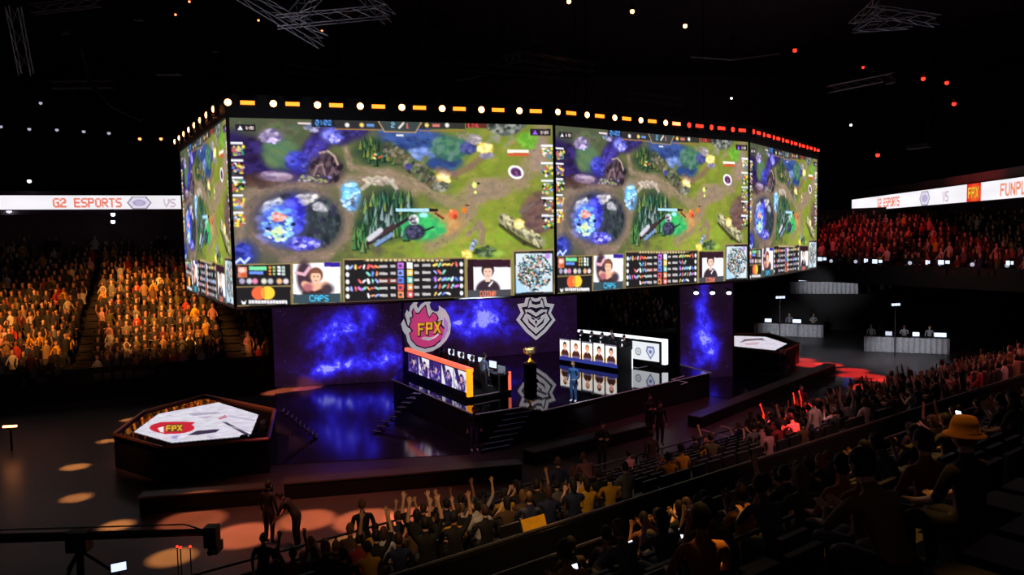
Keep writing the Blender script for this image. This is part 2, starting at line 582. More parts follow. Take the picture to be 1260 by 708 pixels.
b.prism([RS(-12, 8.8), RS(34, 8.8), RS(34, 9.3), RS(-12, 9.3)], 7.4, 10.0, 'wall')
b.prism([(31.6, 71), (28.2, 42), (26, 24), (50, 24), (55, 71)], 9.95, 11.6, 'wall')
structure(b.build('right_upper_gallery'))
# press terrace below the right stand
b = MB()
b.prism([(17.6, 64.6), (30, 61.5), (36, 74), (22, 78)], 0, 3.0, 'black')
structure(b.build('press_terrace'))

# ---------------------------------------------------------------- painting flat print
FONT = {'A': '01110 10001 10001 11111 10001 10001 10001', 'B': '11110 10001 10001 11110 10001 10001 11110', 'C': '01111 10000 10000 10000 10000 10000 01111', 'D': '11110 10001 10001 10001 10001 10001 11110',
        'E': '11111 10000 10000 11110 10000 10000 11111', 'F': '11111 10000 10000 11110 10000 10000 10000', 'G': '01111 10000 10000 10011 10001 10001 01111', 'I': '11111 00100 00100 00100 00100 00100 11111',
        'L': '10000 10000 10000 10000 10000 10000 11111', 'N': '10001 11001 11001 10101 10011 10011 10001', 'O': '01110 10001 10001 10001 10001 10001 01110', 'P': '11110 10001 10001 11110 10000 10000 10000',
        'R': '11110 10001 10001 11110 10100 10010 10001', 'S': '01111 10000 10000 01110 00001 00001 11110', 'T': '11111 00100 00100 00100 00100 00100 00100', 'U': '10001 10001 10001 10001 10001 10001 01110',
        'V': '10001 10001 10001 10001 01010 01010 00100', 'X': '10001 01010 00100 00100 00100 01010 10001', '0': '01110 10001 10011 10101 11001 10001 01110', '2': '01110 10001 00001 00110 01000 10000 11111',
        ':': '00000 00100 00100 00000 00100 00100 00000', ' ': '00000 00000 00000 00000 00000 00000 00000', '1': '00100 01100 00100 00100 00100 00100 01110', 'M': '10001 11011 10101 10101 10001 10001 10001',
        '8': '01110 10001 10001 01110 10001 10001 01110', '|': '00100 00100 00100 00100 00100 00100 00100', 'K': '10001 10010 10100 11000 10100 10010 10001'}


class Canvas:
    """a small raster, colours sRGB 0-255, that ends up as a colour attribute on a fine flat mesh."""

    def __init__(s, w, h, c, H=None):
        s.w, s.h, s.H = w, h, H
        s.a = np.ones((h, w, 3)) * np.array(c, float)

    def T(s, x, y):
        if s.H is None:
            return x, y
        d = s.H[6] * x + s.H[7] * y + 1
        return (s.H[0] * x + s.H[1] * y + s.H[2]) / d, (s.H[3] * x + s.H[4] * y + s.H[5]) / d

    def win(s, x0, y0, x1, y1):
        x0, y0 = max(0, int(x0) - 2), max(0, int(y0) - 2)
        x1, y1 = min(s.w, int(x1) + 3), min(s.h, int(y1) + 3)
        if x1 <= x0 or y1 <= y0:
            return None
        yy, xx = np.mgrid[y0:y1, x0:x1]
        return (slice(y0, y1), slice(x0, x1)), xx + .5, yy + .5

    def mix(s, sl, m, c):
        m = np.clip(m, 0, 1)[..., None]
        s.a[sl] = s.a[sl] * (1 - m) + np.array(c, float) * m

    def poly(s, pts, c, alpha=1.0):
        P = np.array([s.T(*p) for p in pts])
        w = s.win(P[:, 0].min(), P[:, 1].min(), P[:, 0].max(), P[:, 1].max())
        if w is None:
            return
        sl, xx, yy = w
        ins = np.zeros(xx.shape, bool)
        for i in range(len(P)):
            (xa, ya), (xb, yb) = P[i], P[i - 1]
            if ya != yb:
                ins ^= ((ya > yy) != (yb > yy)) & (xx < (xb - xa) * (yy - ya) / (yb - ya) + xa)
        s.mix(sl, ins * alpha, c)

    def rect(s, x0, y0, x1, y1, c, alpha=1.0):
        s.poly([(x0, y0), (x1, y0), (x1, y1), (x0, y1)], c, alpha)

    def ell(s, x, y, rx, ry, c, alpha=1.0, soft=.35, rot=0.0):
        k = s.w / 400 if s.H is not None else 1
        (x, y), rx, ry = s.T(x, y), rx * k, ry * k
        r = max(rx, ry) * (1 + soft)
        w = s.win(x - r, y - r, x + r, y + r)
        if w is None:
            return
        sl, xx, yy = w
        c0, s0 = math.cos(rot), math.sin(rot)
        u, v = ((xx - x) * c0 + (yy - y) * s0) / rx, ((yy - y) * c0 - (xx - x) * s0) / ry
        q = np.sqrt(u * u + v * v)
        s.mix(sl, np.clip((1 + soft - q) / (2 * soft + 1e-6), 0, 1) * alpha, c)

    def ring(s, x, y, rx, ry, c, wd=.2):
        k = s.w / 400 if s.H is not None else 1
        (x, y), rx, ry = s.T(x, y), rx * k, ry * k
        w = s.win(x - rx * 1.3, y - ry * 1.3, x + rx * 1.3, y + ry * 1.3)
        if w:
            sl, xx, yy = w
            q = np.hypot((xx - x) / rx, (yy - y) / ry)
            s.mix(sl, np.clip((wd - abs(q - 1)) / wd * 2, 0, 1), c)

    def line(s, pts, wd, c, alpha=1.0, soft=.3):
        k = s.w / 400 if s.H is not None else 1
        P = [s.T(*p) for p in pts]
        wd = wd * k / 2
        for (xa, ya), (xb, yb) in zip(P, P[1:]):
            w = s.win(min(xa, xb) - wd * 2, min(ya, yb) - wd * 2, max(xa, xb) + wd * 2, max(ya, yb) + wd * 2)
            if w is None:
                continue
            sl, xx, yy = w
            dx, dy = xb - xa, yb - ya
            t = np.clip(((xx - xa) * dx + (yy - ya) * dy) / (dx * dx + dy * dy + 1e-9), 0, 1)
            q = np.hypot(xx - xa - t * dx, yy - ya - t * dy) / wd
            s.mix(sl, np.clip((1 + soft - q) / (2 * soft + 1e-6), 0, 1) * alpha, c)

    def text(s, x, y, h, txt, c, wr=.8, bold=1.05):
        """top left corner, letter height; wr squeezes the width."""
        u = h / 7
        for ch in txt:
            for j, row in enumerate(FONT[ch].split()):
                for i, q in enumerate(row):
                    if q == '1':
                        s.rect(x + i * u * wr, y + j * u, x + (i + bold) * u * wr, y + (j + bold) * u, c)
            x += 6 * u * wr

    def noise(s, amount, cells, seed, y1=None):
        r = np.random.default_rng(seed)
        h = s.h if y1 is None else y1
        for cx in cells:
            cy = max(2, int(cx * s.h / s.w))
            g = r.normal(size=(cy + 2, cx + 2, 3)) * .35 + r.normal(size=(cy + 2, cx + 2, 1))
            yy, xx = np.mgrid[0:h, 0:s.w]
            fx, fy = xx / s.w * cx, yy / s.h * cy
            ix, iy = fx.astype(int), fy.astype(int)
            fx, fy = (fx - ix)[..., None], (fy - iy)[..., None]
            v = (g[iy, ix] * (1 - fx) + g[iy, ix + 1] * fx) * (1 - fy) + (g[iy + 1, ix] * (1 - fx) + g[iy + 1, ix + 1] * fx) * fy
            s.a[:h] = s.a[:h] * (1 + amount * v)

    def linear(s):
        q = np.clip(s.a, 0, 255) / 255
        return np.where(q <= .04045, q / 12.92, ((q + .055) / 1.055) ** 2.4)


def grid_mesh(name, canvas, nx, ny, corners, m, parent=None, bow=0):
    """a fine flat mesh over four corners (top left, top right, bottom right, bottom left) that carries the canvas as its print."""
    tl, tr, br, bl = [np.array(c, float) for c in corners]
    v, u = np.mgrid[0:ny, 0:nx]
    u, v = u.ravel() / (nx - 1), v.ravel() / (ny - 1)
    P = (np.outer((1 - u) * (1 - v), tl) + np.outer(u * (1 - v), tr) + np.outer(u * v, br) + np.outer((1 - u) * v, bl))
    L = canvas.linear()
    ix = np.clip((u * canvas.w), 0, canvas.w - 1).astype(int)
    iy = np.clip((v * canvas.h), 0, canvas.h - 1).astype(int)
    k = max(1, round(canvas.w / nx))
    if k > 1:
        Lp = np.pad(L, ((k, k), (k, k), (0, 0)), 'edge')
        acc = sum(Lp[dy:dy + canvas.h, dx:dx + canvas.w] for dy in range(k) for dx in range(k)) / (k * k)
        L = acc[:canvas.h, :canvas.w]
    colr = np.c_[L[iy, ix], np.ones(len(ix))]
    me = bpy.data.meshes.new(name)
    me.vertices.add(nx * ny)
    me.vertices.foreach_set('co', P.astype(np.float32).ravel())
    a = (np.arange(ny - 1)[:, None] * nx + np.arange(nx - 1)[None]).ravel()
    q = np.stack([a, a + nx, a + nx + 1, a + 1], 1)
    me.loops.add(q.size)
    me.loops.foreach_set('vertex_index', q.ravel().astype(np.int32))
    me.polygons.add(len(q))
    me.polygons.foreach_set('loop_start', (np.arange(len(q)) * 4).astype(np.int32))
    at = me.color_attributes.new('print', 'FLOAT_COLOR', 'POINT')
    at.data.foreach_set('color', colr.astype(np.float32).ravel())
    me.materials.append(m)
    me.update(calc_edges=True)
    o = bpy.data.objects.new(name, me)
    COL.objects.link(o)
    if parent is not None:
        o.parent = parent
    return o


def homography(src, dst):
    A, B = [], []
    for (x, y), (u, v) in zip(src, dst):
        A += [[x, y, 1, 0, 0, 0, -u * x, -u * y], [0, 0, 0, x, y, 1, -v * x, -v * y]]
        B += [u, v]
    return np.linalg.solve(np.array(A, float), np.array(B, float))


def bust(cv, x, y, s, hair, skin, top, back=(238, 236, 238)):
    """a plain head and shoulders print; x, y the chin, s the head height."""
    cv.ell(x, y + s * .75, s * .85, s * .75, top, soft=.08)
    cv.rect(x - s * .16, y - s * .1, x + s * .16, y + s * .2, skin)
    cv.ell(x, y - s * .55, s * .44, s * .5, hair, soft=.08)
    cv.ell(x, y - s * .42, s * .31, s * .4, skin, soft=.1)
    cv.rect(x - s * .32, y - s * .86, x + s * .32, y - s * .66, hair, .9)
    cv.ell(x - s * .12, y - s * .45, s * .05, s * .04, (50, 36, 34))
    cv.ell(x + s * .12, y - s * .45, s * .05, s * .04, (50, 36, 34))
    cv.line([(x - s * .08, y - s * .18), (x + s * .08, y - s * .18)], s * .05, (160, 90, 84))


# ---- the picture on the big screens: a game seen from above, with its scoreboard. Drawn once, shown on every side.
CW, CH = 800, 450
QUAD = [(281, 145.3), (682.6, 153.7), (683.4, 360.7), (289.3, 378.5)]
cv = Canvas(CW, CH, (98, 104, 72), homography(QUAD, [(0, 0), (CW, 0), (CW, CH), (0, CH)]))
rr = np.random.default_rng(5)


def clump(x, y, rx, ry, pal, n, size, rot=0.0, core=None, alpha=.8, stretch=1.6, ang=None, edge=.9):
    """a painterly patch: a soft core with many small dabs of a palette strewn inside the ellipse."""
    if core is not None:
        cv.ell(x, y, rx, ry, core, .92, .35, rot)
    c0, s0 = math.cos(rot), math.sin(rot)
    for i in range(n):
        q, a = math.sqrt(rr.uniform(0, edge)), rr.uniform(0, 6.283)
        u, v = rx * q * math.cos(a), ry * q * math.sin(a)
        k = size * rr.uniform(.5, 1.3)
        cv.ell(x + u * c0 - v * s0, y + u * s0 + v * c0, k * stretch, k, pal[int(rr.integers(len(pal)))], alpha, .35, rr.uniform(-.6, .6) if ang is None else ang + rr.normal() * .15)


cv.ell(330, 250, 130, 150, (92, 98, 84), .9, .8)
cv.ell(610, 220, 150, 150, (142, 150, 62), .85, .8)
cv.ell(560, 300, 110, 44, (150, 162, 66), .8, .6)
cv.ell(470, 220, 60, 50, (112, 116, 84), .7, .8)
clump(420, 240, 150, 90, [(96, 108, 78), (116, 114, 92), (104, 96, 84), (84, 100, 78)], 420, 4.5, alpha=.35)
clump(600, 235, 90, 80, [(150, 160, 66), (132, 152, 58), (164, 158, 84), (124, 140, 62)], 320, 4.5, alpha=.4)
clump(580, 300, 100, 26, [(150, 174, 62), (134, 166, 66), (170, 170, 80)], 140, 3.5, alpha=.4)
# beige lanes
for pts, w in (([(292, 250), (318, 232), (360, 226), (430, 222), (478, 214), (520, 228), (548, 246)], 15), ([(420, 225), (432, 255), (424, 290), (400, 314), (350, 320)], 13), ([(560, 250), (592, 234), (640, 222), (662, 180), (668, 158)], 22),
               ([(588, 240), (576, 262), (556, 284), (528, 302)], 19), ([(575, 288), (590, 274), (592, 300)], 7), ([(425, 180), (432, 205), (470, 212)], 7), ([(300, 262), (293, 300)], 12), ([(484, 222), (510, 236)], 12)):
    cv.line(pts, w, (158, 138, 118), .7, .55)
    for (xa, ya), (xb, yb) in zip(pts, pts[1:]):
        for i in range(int(math.hypot(xb - xa, yb - ya) * .8)):
            t = rr.uniform(0, 1)
            cv.ell(xa + (xb - xa) * t + rr.normal() * w * .25, ya + (yb - ya) * t + rr.normal() * w * .25, rr.uniform(1.5, 4), rr.uniform(.8, 1.6), [(172, 152, 130), (142, 122, 108), (156, 134, 128), (132, 122, 98)][i % 4], .5, .4, math.atan2(yb - ya, xb - xa))
clump(540, 274, 30, 14, [(196, 150, 104), (182, 140, 92), (204, 164, 110)], 60, 3, core=(186, 146, 98), alpha=.5, ang=-.5)
clump(600, 232, 26, 13, [(166, 146, 122), (150, 132, 112), (140, 126, 116)], 60, 3, core=(154, 136, 114), alpha=.5)
clump(664, 190, 12, 26, [(168, 146, 128), (150, 130, 128), (160, 150, 120)], 40, 2.6, core=(158, 138, 122), alpha=.5)
# upper left: violet dusk river
cv.line([(284, 172), (300, 184), (308, 206), (330, 214), (362, 212), (384, 190), (398, 168), (420, 165), (442, 160)], 22, (60, 48, 108), .95, .5)
clump(304, 194, 20, 26, [(58, 44, 100), (44, 32, 70), (76, 60, 130), (62, 46, 84)], 60, 4, core=(54, 40, 86), alpha=.6)
clump(322, 222, 22, 9, [(92, 66, 60), (70, 52, 58), (110, 84, 74)], 30, 3, core=(84, 64, 64), alpha=.6)
clump(346, 190, 20, 18, [(96, 130, 102), (84, 118, 104), (112, 132, 96)], 46, 4, core=(94, 126, 100), alpha=.5)
clump(345, 160, 26, 10, [(104, 120, 84), (120, 112, 96), (90, 104, 96)], 30, 3.4, alpha=.6)
clump(334, 168, 13, 8, [(170, 156, 186), (140, 126, 160), (110, 96, 140), (196, 186, 210)], 36, 2, core=(130, 116, 150))
clump(337, 174, 7, 4, [(224, 214, 255), (190, 176, 240)], 10, 1.6)
clump(340, 217, 19, 5.5, [(156, 134, 164), (128, 108, 142), (172, 152, 176)], 30, 2.4, core=(140, 120, 152), ang=0)
cv.ell(342, 215, 12, 2.2, (190, 174, 196), .9, .4)
clump(368, 199, 14, 12, [(84, 88, 200), (70, 72, 176), (110, 112, 220), (64, 58, 140)], 40, 2.8, core=(80, 82, 190))
clump(388, 184, 12, 14, [(84, 70, 160), (66, 54, 130), (98, 88, 186)], 36, 2.8, core=(74, 62, 146), ang=-1)
clump(409, 166, 13, 10, [(124, 130, 224), (104, 108, 200), (150, 150, 232), (90, 90, 170)], 40, 2.4, core=(114, 118, 206))
clump(412, 171, 6, 5, [(176, 170, 244), (196, 190, 250)], 12, 1.5)
clump(384, 157, 9, 6, [(150, 150, 200), (190, 180, 210), (110, 120, 150)], 18, 1.8)
clump(432, 161, 22, 5, [(66, 58, 120), (84, 80, 150), (52, 46, 90)], 30, 2.4, alpha=.7, ang=.1)
# stone hollow
clump(401, 208, 20, 18, [(84, 68, 82), (62, 48, 62), (104, 86, 98), (120, 100, 104), (48, 38, 48)], 90, 2.4, core=(74, 60, 74), ang=-1.1)
cv.line([(394, 188), (404, 186), (412, 192), (416, 202)], 2.6, (176, 156, 144))
cv.line([(386, 216), (391, 204), (397, 202), (401, 219)], 2.2, (160, 134, 138), .8)
cv.line([(404, 218), (410, 206), (414, 214)], 2, (130, 108, 120), .8)
clump(388, 220, 22, 5, [(160, 150, 196), (90, 80, 140), (170, 180, 120), (60, 60, 80), (220, 220, 240)], 34, 1.7)


def firs(x, y, w, h, n, core, pal, size=9):
    cv.ell(x, y, w / 2, h / 2, core, .95, .3)
    P_ = sorted([(y + rr.uniform(-h / 2, h / 2) * .85, x + rr.uniform(-w / 2, w / 2) * .85) for _ in range(n)])
    for yy_, xx_ in P_:
        k = size * rr.uniform(.7, 1.3)
        base = pal[int(rr.integers(len(pal)))]
        dark = tuple(v * .5 for v in base)
        cv.poly([(xx_ - k * .32, yy_ + k * .6), (xx_, yy_ - k * .7), (xx_ + k * .34, yy_ + k * .6)], dark, .9)
        cv.poly([(xx_ - k * .3, yy_ + k * .5), (xx_ - k * .02, yy_ - k * .7), (xx_ + k * .05, yy_ + k * .5)], base, .9)


firs(470, 186, 60, 32, 46, (50, 78, 64), [(116, 146, 78), (84, 124, 88), (140, 150, 84), (72, 104, 84)], 9)
clump(466, 192, 9, 4, [(220, 110, 80), (240, 220, 150), (90, 140, 150)], 8, 1.4)
firs(478, 264, 66, 62, 90, (50, 74, 66), [(96, 140, 84), (72, 122, 100), (104, 142, 122), (146, 164, 96), (66, 100, 92), (150, 170, 170)], 12)
firs(444, 288, 18, 38, 16, (48, 82, 62), [(110, 156, 92), (84, 140, 92), (130, 160, 110)], 11)
cv.line([(446, 232), (464, 218), (480, 222), (488, 231)], 5, (186, 176, 162), .9)
clump(466, 222, 20, 5, [(204, 194, 178), (160, 150, 142), (180, 160, 150)], 30, 2)
# the round pit
cv.ell(362, 272, 62, 48, (136, 116, 110), .8, .25)
for i in range(170):
    a = rr.uniform(0, 6.283)
    q = rr.uniform(.82, 1.05)
    cv.ell(362 + 60 * q * math.cos(a), 272 + 46 * q * math.sin(a), rr.uniform(2, 5), rr.uniform(1, 2), [(150, 128, 118), (120, 104, 104), (140, 112, 116), (110, 110, 92)][i % 4], .5, .4, a + 1.57)
cv.ell(364, 271, 48, 36, (82, 82, 104), 1, .12)
clump(330, 280, 18, 20, [(150, 140, 190), (110, 106, 170), (130, 120, 150)], 40, 2.6, alpha=.6)
clump(396, 275, 22, 27, [(62, 72, 78), (78, 90, 92), (50, 58, 64), (92, 100, 104), (70, 66, 92)], 120, 2.8, core=(62, 72, 78), ang=1.4)
clump(335, 253, 14, 6, [(206, 204, 208), (170, 170, 180), (224, 220, 220), (130, 130, 140)], 34, 2.2, rot=-.5, core=(180, 178, 184), ang=-.4)
clump(371, 246, 18, 6, [(208, 206, 208), (176, 172, 176), (224, 220, 216), (140, 136, 146)], 40, 2.4, rot=-.25, core=(186, 182, 186), ang=-.3)
clump(394, 255, 9, 5, [(196, 194, 200), (160, 158, 166)], 20, 2, rot=.3, core=(176, 174, 180))
clump(354, 243, 6, 5, [(60, 62, 74), (84, 86, 98)], 12, 2)
clump(361, 266, 13, 22, [(70, 70, 220), (92, 96, 236), (56, 52, 170), (110, 110, 220)], 70, 2.6, core=(72, 72, 206))
clump(372, 300, 20, 8, [(92, 92, 220), (150, 150, 236), (110, 100, 210), (196, 196, 236), (70, 64, 160)], 54, 2, core=(96, 92, 204))
clump(343, 276, 20, 23, [(120, 170, 240), (150, 200, 246), (96, 120, 226), (80, 90, 190), (170, 216, 240)], 110, 2.4, core=(104, 130, 220))
clump(343, 280, 17, 20, [(200, 226, 250), (170, 220, 170), (236, 240, 250), (130, 190, 220), (70, 70, 150)], 90, 1.4)
clump(343, 267, 9, 5, [(220, 150, 140), (206, 120, 110), (236, 190, 180)], 22, 1.8)
clump(342, 288, 7, 12, [(180, 220, 150), (210, 230, 160)], 22, 1.4)
clump(328, 282, 3, 3, [(50, 50, 100)], 4, 1.6)
cv.ell(361, 276, 2.4, 2, (40, 36, 80))
cv.ell(300, 314, 13, 14, (52, 62, 160), .9, .6)
clump(298, 312, 10, 12, [(60, 74, 190), (46, 52, 130), (90, 100, 200)], 30, 2.4, alpha=.7)
cv.line([(289, 324), (295, 319), (300, 324), (306, 318)], 2.6, (190, 206, 246))
# blue figure
clump(432, 241, 11, 17, [(150, 206, 244), (110, 170, 226), (96, 140, 200), (200, 230, 255), (90, 110, 150)], 70, 2.2, core=(112, 168, 214))
clump(428, 238, 5, 8, [(210, 236, 255), (120, 210, 240)], 16, 1.5)
clump(436, 247, 4, 7, [(80, 90, 120), (110, 120, 140)], 10, 1.6)
# middle right: river with rocks
clump(512, 170, 46, 16, [(60, 84, 150), (78, 104, 166), (52, 66, 120), (66, 96, 140), (90, 110, 160)], 130, 3.4, rot=.2, core=(62, 84, 146), ang=.25, alpha=.6)
clump(548, 200, 22, 9, [(56, 88, 146), (70, 104, 150), (60, 74, 120)], 36, 3, core=(56, 86, 140), alpha=.6)
clump(521, 189, 15, 7, [(130, 154, 214), (150, 170, 220), (110, 134, 196)], 26, 2.6, alpha=.6)
clump(556, 181, 24, 15, [(80, 128, 110), (66, 110, 100), (98, 140, 110), (110, 140, 130)], 80, 3, core=(78, 120, 104), ang=-.5)
cv.line([(478, 182), (500, 198), (520, 214), (540, 227)], 16, (92, 92, 72), .95, .4)
for t in np.linspace(0, 1, 13):
    clump(480 + 60 * t, 184 + 43 * t, 6.5, 8, [(136, 132, 112), (74, 86, 62), (98, 124, 82), (160, 146, 132), (64, 64, 70), (112, 104, 80)], 14, 2.1, ang=-.9)
clump(502, 205, 5, 3, [(70, 66, 140), (90, 84, 160)], 10, 1.6)
clump(546, 218, 8, 8, [(250, 214, 140), (240, 190, 110), (255, 236, 180)], 30, 2, core=(240, 200, 126), rot=.7)
cv.ell(548, 216, 4.5, 4, (255, 240, 190), 1, .5)
clump(543, 229, 11, 6, [(140, 140, 126), (100, 100, 92), (170, 166, 150), (70, 76, 66)], 34, 1.9, core=(118, 118, 108))
cv.line([(540, 208), (560, 214), (580, 204), (594, 192)], 8, (140, 112, 104), .7, .5)
clump(577, 181, 9, 8, [(78, 84, 150), (62, 66, 120), (100, 104, 160)], 26, 2, core=(76, 80, 138))
clump(585, 171, 9, 6, [(176, 166, 172), (146, 136, 146), (200, 190, 190)], 22, 1.8, core=(160, 150, 158))
clump(570, 166, 8, 4, [(150, 140, 120), (120, 124, 96)], 12, 1.8)
clump(598, 182, 9, 7, [(255, 220, 130), (240, 196, 110), (255, 236, 170)], 28, 2, core=(246, 206, 116))
clump(600, 191, 8, 4, [(160, 152, 172), (130, 124, 144)], 16, 1.7, core=(148, 142, 156))
clump(617, 172, 18, 8, [(150, 150, 160), (170, 140, 96), (130, 140, 80)], 20, 2.6, alpha=.5)
cv.poly([(596, 150), (650, 152), (636, 164), (618, 167)], (104, 110, 104))
clump(622, 157, 22, 7, [(160, 160, 152), (86, 92, 90), (124, 132, 120), (60, 66, 64)], 60, 2)
clump(650, 172, 13, 10, [(122, 178, 66), (108, 160, 60), (140, 184, 80)], 40, 2.6, core=(120, 172, 64), alpha=.6)
# marked figure, its bar, small creatures
cv.ell(635, 211, 10.5, 8.5, (250, 250, 255), 1, .1, .4)
cv.ell(635, 211, 7.6, 6, (126, 84, 134), 1, .15, .4)
clump(636, 212, 6, 4, [(90, 50, 80), (150, 104, 160), (70, 40, 60)], 14, 1.5)
cv.rect(625, 183.5, 651, 187, (230, 226, 210))
cv.rect(625, 187.5, 651, 191, (200, 100, 66))
for x, y, rx, ry, c in ((584, 227, 3, 4, (214, 230, 130)), (589, 225, 2, 1.4, (60, 60, 40)), (585, 236, 2, 2, (214, 230, 130)), (558, 263, 6, 6, (220, 116, 78)), (560, 266, 3, 3, (180, 80, 54)), (555, 259, 2, 2, (240, 160, 110)), (571, 258, 3.4, 4, (214, 130, 46)), (575, 252, 3, 1.2, (120, 70, 40))):
    cv.ell(x, y, rx, ry, c, 1, .3)
# black figure with a long gun, bar, green pool
clump(520, 279, 26, 16, [(76, 196, 116), (64, 176, 112), (96, 206, 124), (60, 160, 110)], 70, 3, core=(72, 188, 112), alpha=.6)
cv.line([(452, 300), (478, 284), (506, 266)], 4.4, (64, 52, 60), 1, .15)
cv.line([(470, 287), (484, 278)], 6, (84, 66, 70), 1, .2)
cv.line([(454, 294), (468, 283)], 6.5, (196, 194, 202), 1, .2)
cv.line([(458, 296), (470, 287)], 1.4, (110, 110, 124))
cv.line([(462, 301), (482, 288)], 4.5, (128, 154, 192), 1, .2)
cv.line([(464, 303), (480, 293)], 1.4, (70, 84, 110))
cv.ell(510, 285, 13, 10, (58, 58, 80), 1, .15)
clump(510, 285, 11, 8, [(84, 84, 110), (50, 50, 68), (104, 100, 130)], 34, 1.8)
cv.line([(520, 284), (533, 279)], 2.4, (50, 62, 60))
cv.ell(509, 270, 6.5, 6.5, (222, 222, 224), 1, .15)
clump(509, 270, 5, 5, [(150, 146, 156), (240, 240, 244), (90, 84, 96)], 16, 1.3)
cv.ell(521, 264, 5, 3, (160, 230, 246))
cv.rect(487, 256.3, 528, 260, (170, 208, 250))
cv.rect(528, 256.3, 539, 260, (44, 34, 36))
cv.line([(536, 262), (545, 268)], 3, (130, 76, 50))
# lower right rocks
clump(661, 262, 19, 26, [(140, 108, 100), (112, 88, 86), (128, 104, 96), (104, 80, 90)], 80, 3, core=(124, 96, 92), alpha=.6)
cv.line([(616, 276), (645, 298), (664, 304)], 6, (70, 66, 50), .8, .5)
cv.line([(619, 268), (640, 283), (664, 297)], 14, (152, 148, 116), 1, .2)
for t in np.linspace(0, 1, 9):
    clump(621 + 42 * t, 269 + 27 * t, 6, 7, [(196, 192, 160), (120, 116, 94), (220, 210, 170), (90, 88, 70), (164, 158, 128)], 13, 1.9, ang=.7)
clump(638, 274, 6, 6, [(255, 226, 150), (255, 240, 190), (240, 200, 120)], 20, 1.7, core=(252, 218, 140))
cv.line([(640, 260), (656, 250)], 4, (124, 112, 108), .9)
cv.line([(588, 272), (595, 282), (594, 296)], 5, (150, 130, 108), .8)
cv.line([(579, 306), (584, 296)], 5.5, (160, 170, 200), 1, .2)
clump(583, 300, 4, 5, [(200, 206, 224), (110, 120, 150)], 8, 1.3)
clump(574, 312, 6, 5, [(255, 206, 100), (240, 180, 80), (255, 230, 150)], 18, 1.7, core=(250, 198, 96))
clump(597, 309, 13, 6, [(80, 104, 70), (110, 130, 80), (60, 76, 60), (140, 150, 120)], 36, 2, core=(84, 100, 70))
cv.ell(612, 311, 9, 3.4, (158, 186, 90), .9, .4)
for i in range(260):
    x, y = rr.uniform(284, 680), rr.uniform(150, 318)
    cv.ell(x, y, rr.uniform(.8, 2.2), rr.uniform(.6, 1.4), [(70, 86, 50), (170, 176, 104), (120, 110, 92), (90, 120, 70), (60, 66, 64)][i % 5], .25, .5)
g = rr.normal(size=(CH, CW, 1))
cv.a = cv.a * (1 + .035 * g)
cv.a = 255 * (np.clip(cv.a, 0, 255) / 255) ** 1.32 * 1.12
lum = cv.a.mean(2, keepdims=True)
cv.a = lum + (cv.a - lum) * .92
# side columns of small portraits
for x0 in (291, 673):
    for g in range(5):
        y0 = 176 + g * 21.5 + (2 if x0 > 400 else 0)
        cv.rect(x0 - 7, y0 - 1, x0 + 8, y0 + 1.6, (226, 226, 232))
        for i in range(26):
            cv.ell(x0 - 5 + rr.uniform(0, 14), y0 + 3 + rr.uniform(0, 13), rr.uniform(1, 2.6), rr.uniform(.8, 2.2), [(236, 214, 70), (236, 236, 236), (60, 150, 90), (190, 90, 80), (210, 190, 150), (90, 120, 200), (30, 26, 30)][int(rr.integers(7))], 1, .3)
# top bar
cv.rect(384, 146, 413, 156, (26, 30, 40), .9)
cv.text(389, 147.5, 6.5, '0:02', (90, 160, 250), .9)
cv.rect(413, 147.5, 573, 158, (44, 42, 44), .92)
cv.line([(413, 158.5), (468, 159.5)], 1.4, (150, 110, 60))
cv.line([(518, 160.5), (572, 160)], 1.4, (150, 110, 60))
cv.poly([(466, 148), (520, 149), (512, 162), (474, 161)], (58, 66, 66))
cv.line([(466, 148), (474, 161.5), (512, 162.5), (520, 149)], 1.5, (170, 140, 96))
cv.text(482, 150, 6.5, '2', (130, 200, 240), .9)
cv.line([(492, 157), (497, 151)], 2, (240, 230, 220))
cv.text(500, 151, 6.5, '1', (236, 120, 110), .9)
for x, c in ((428, (240, 240, 230)), (446, (246, 214, 110)), (526, (246, 214, 110)), (551, (240, 240, 230))):
    cv.ell(x, 153.5, 2.6, 2.6, c)
for x, c in ((452, (110, 160, 240)), (533, (236, 130, 120))):
    cv.rect(x, 152, x + 9, 155.5, c, .8)
cv.rect(574, 150, 600, 157, (90, 34, 36), .9)
cv.text(577, 151, 5, 'LIVE', (230, 90, 84), .8)
cv.rect(488, 165, 497, 167, (230, 230, 230))
cv.line([(368, 151.5), (382, 152)], 2, (236, 210, 220))
for x0, y0, c in ((290, 153, (236, 240, 250)), (653, 157.5, (150, 90, 230))):
    cv.rect(x0, y0, x0 + 25, y0 + 8.5, (34, 30, 38), .95)
    cv.poly([(x0 + 3, y0 + 7), (x0 + 6, y0 + 1.5), (x0 + 9, y0 + 7)], c)
    cv.text(x0 + 13, y0 + 2.5, 4, '0:00', (236, 214, 206), .7)
# bottom scoreboard
GOLD, DK = (150, 128, 84), (34, 32, 34)


def frame(x0, y0, x1, y1, c, k=1.5, y2=None, y3=None):
    y2, y3 = y2 or y0, y3 or y1                                   # right-hand heights
    cv.poly([(x0 - k, y0 - k), (x1 + k, y2 - k), (x1 + k, y3 + k), (x0 - k, y1 + k)], GOLD)
    cv.poly([(x0, y0), (x1, y2), (x1, y3), (x0, y1)], c)


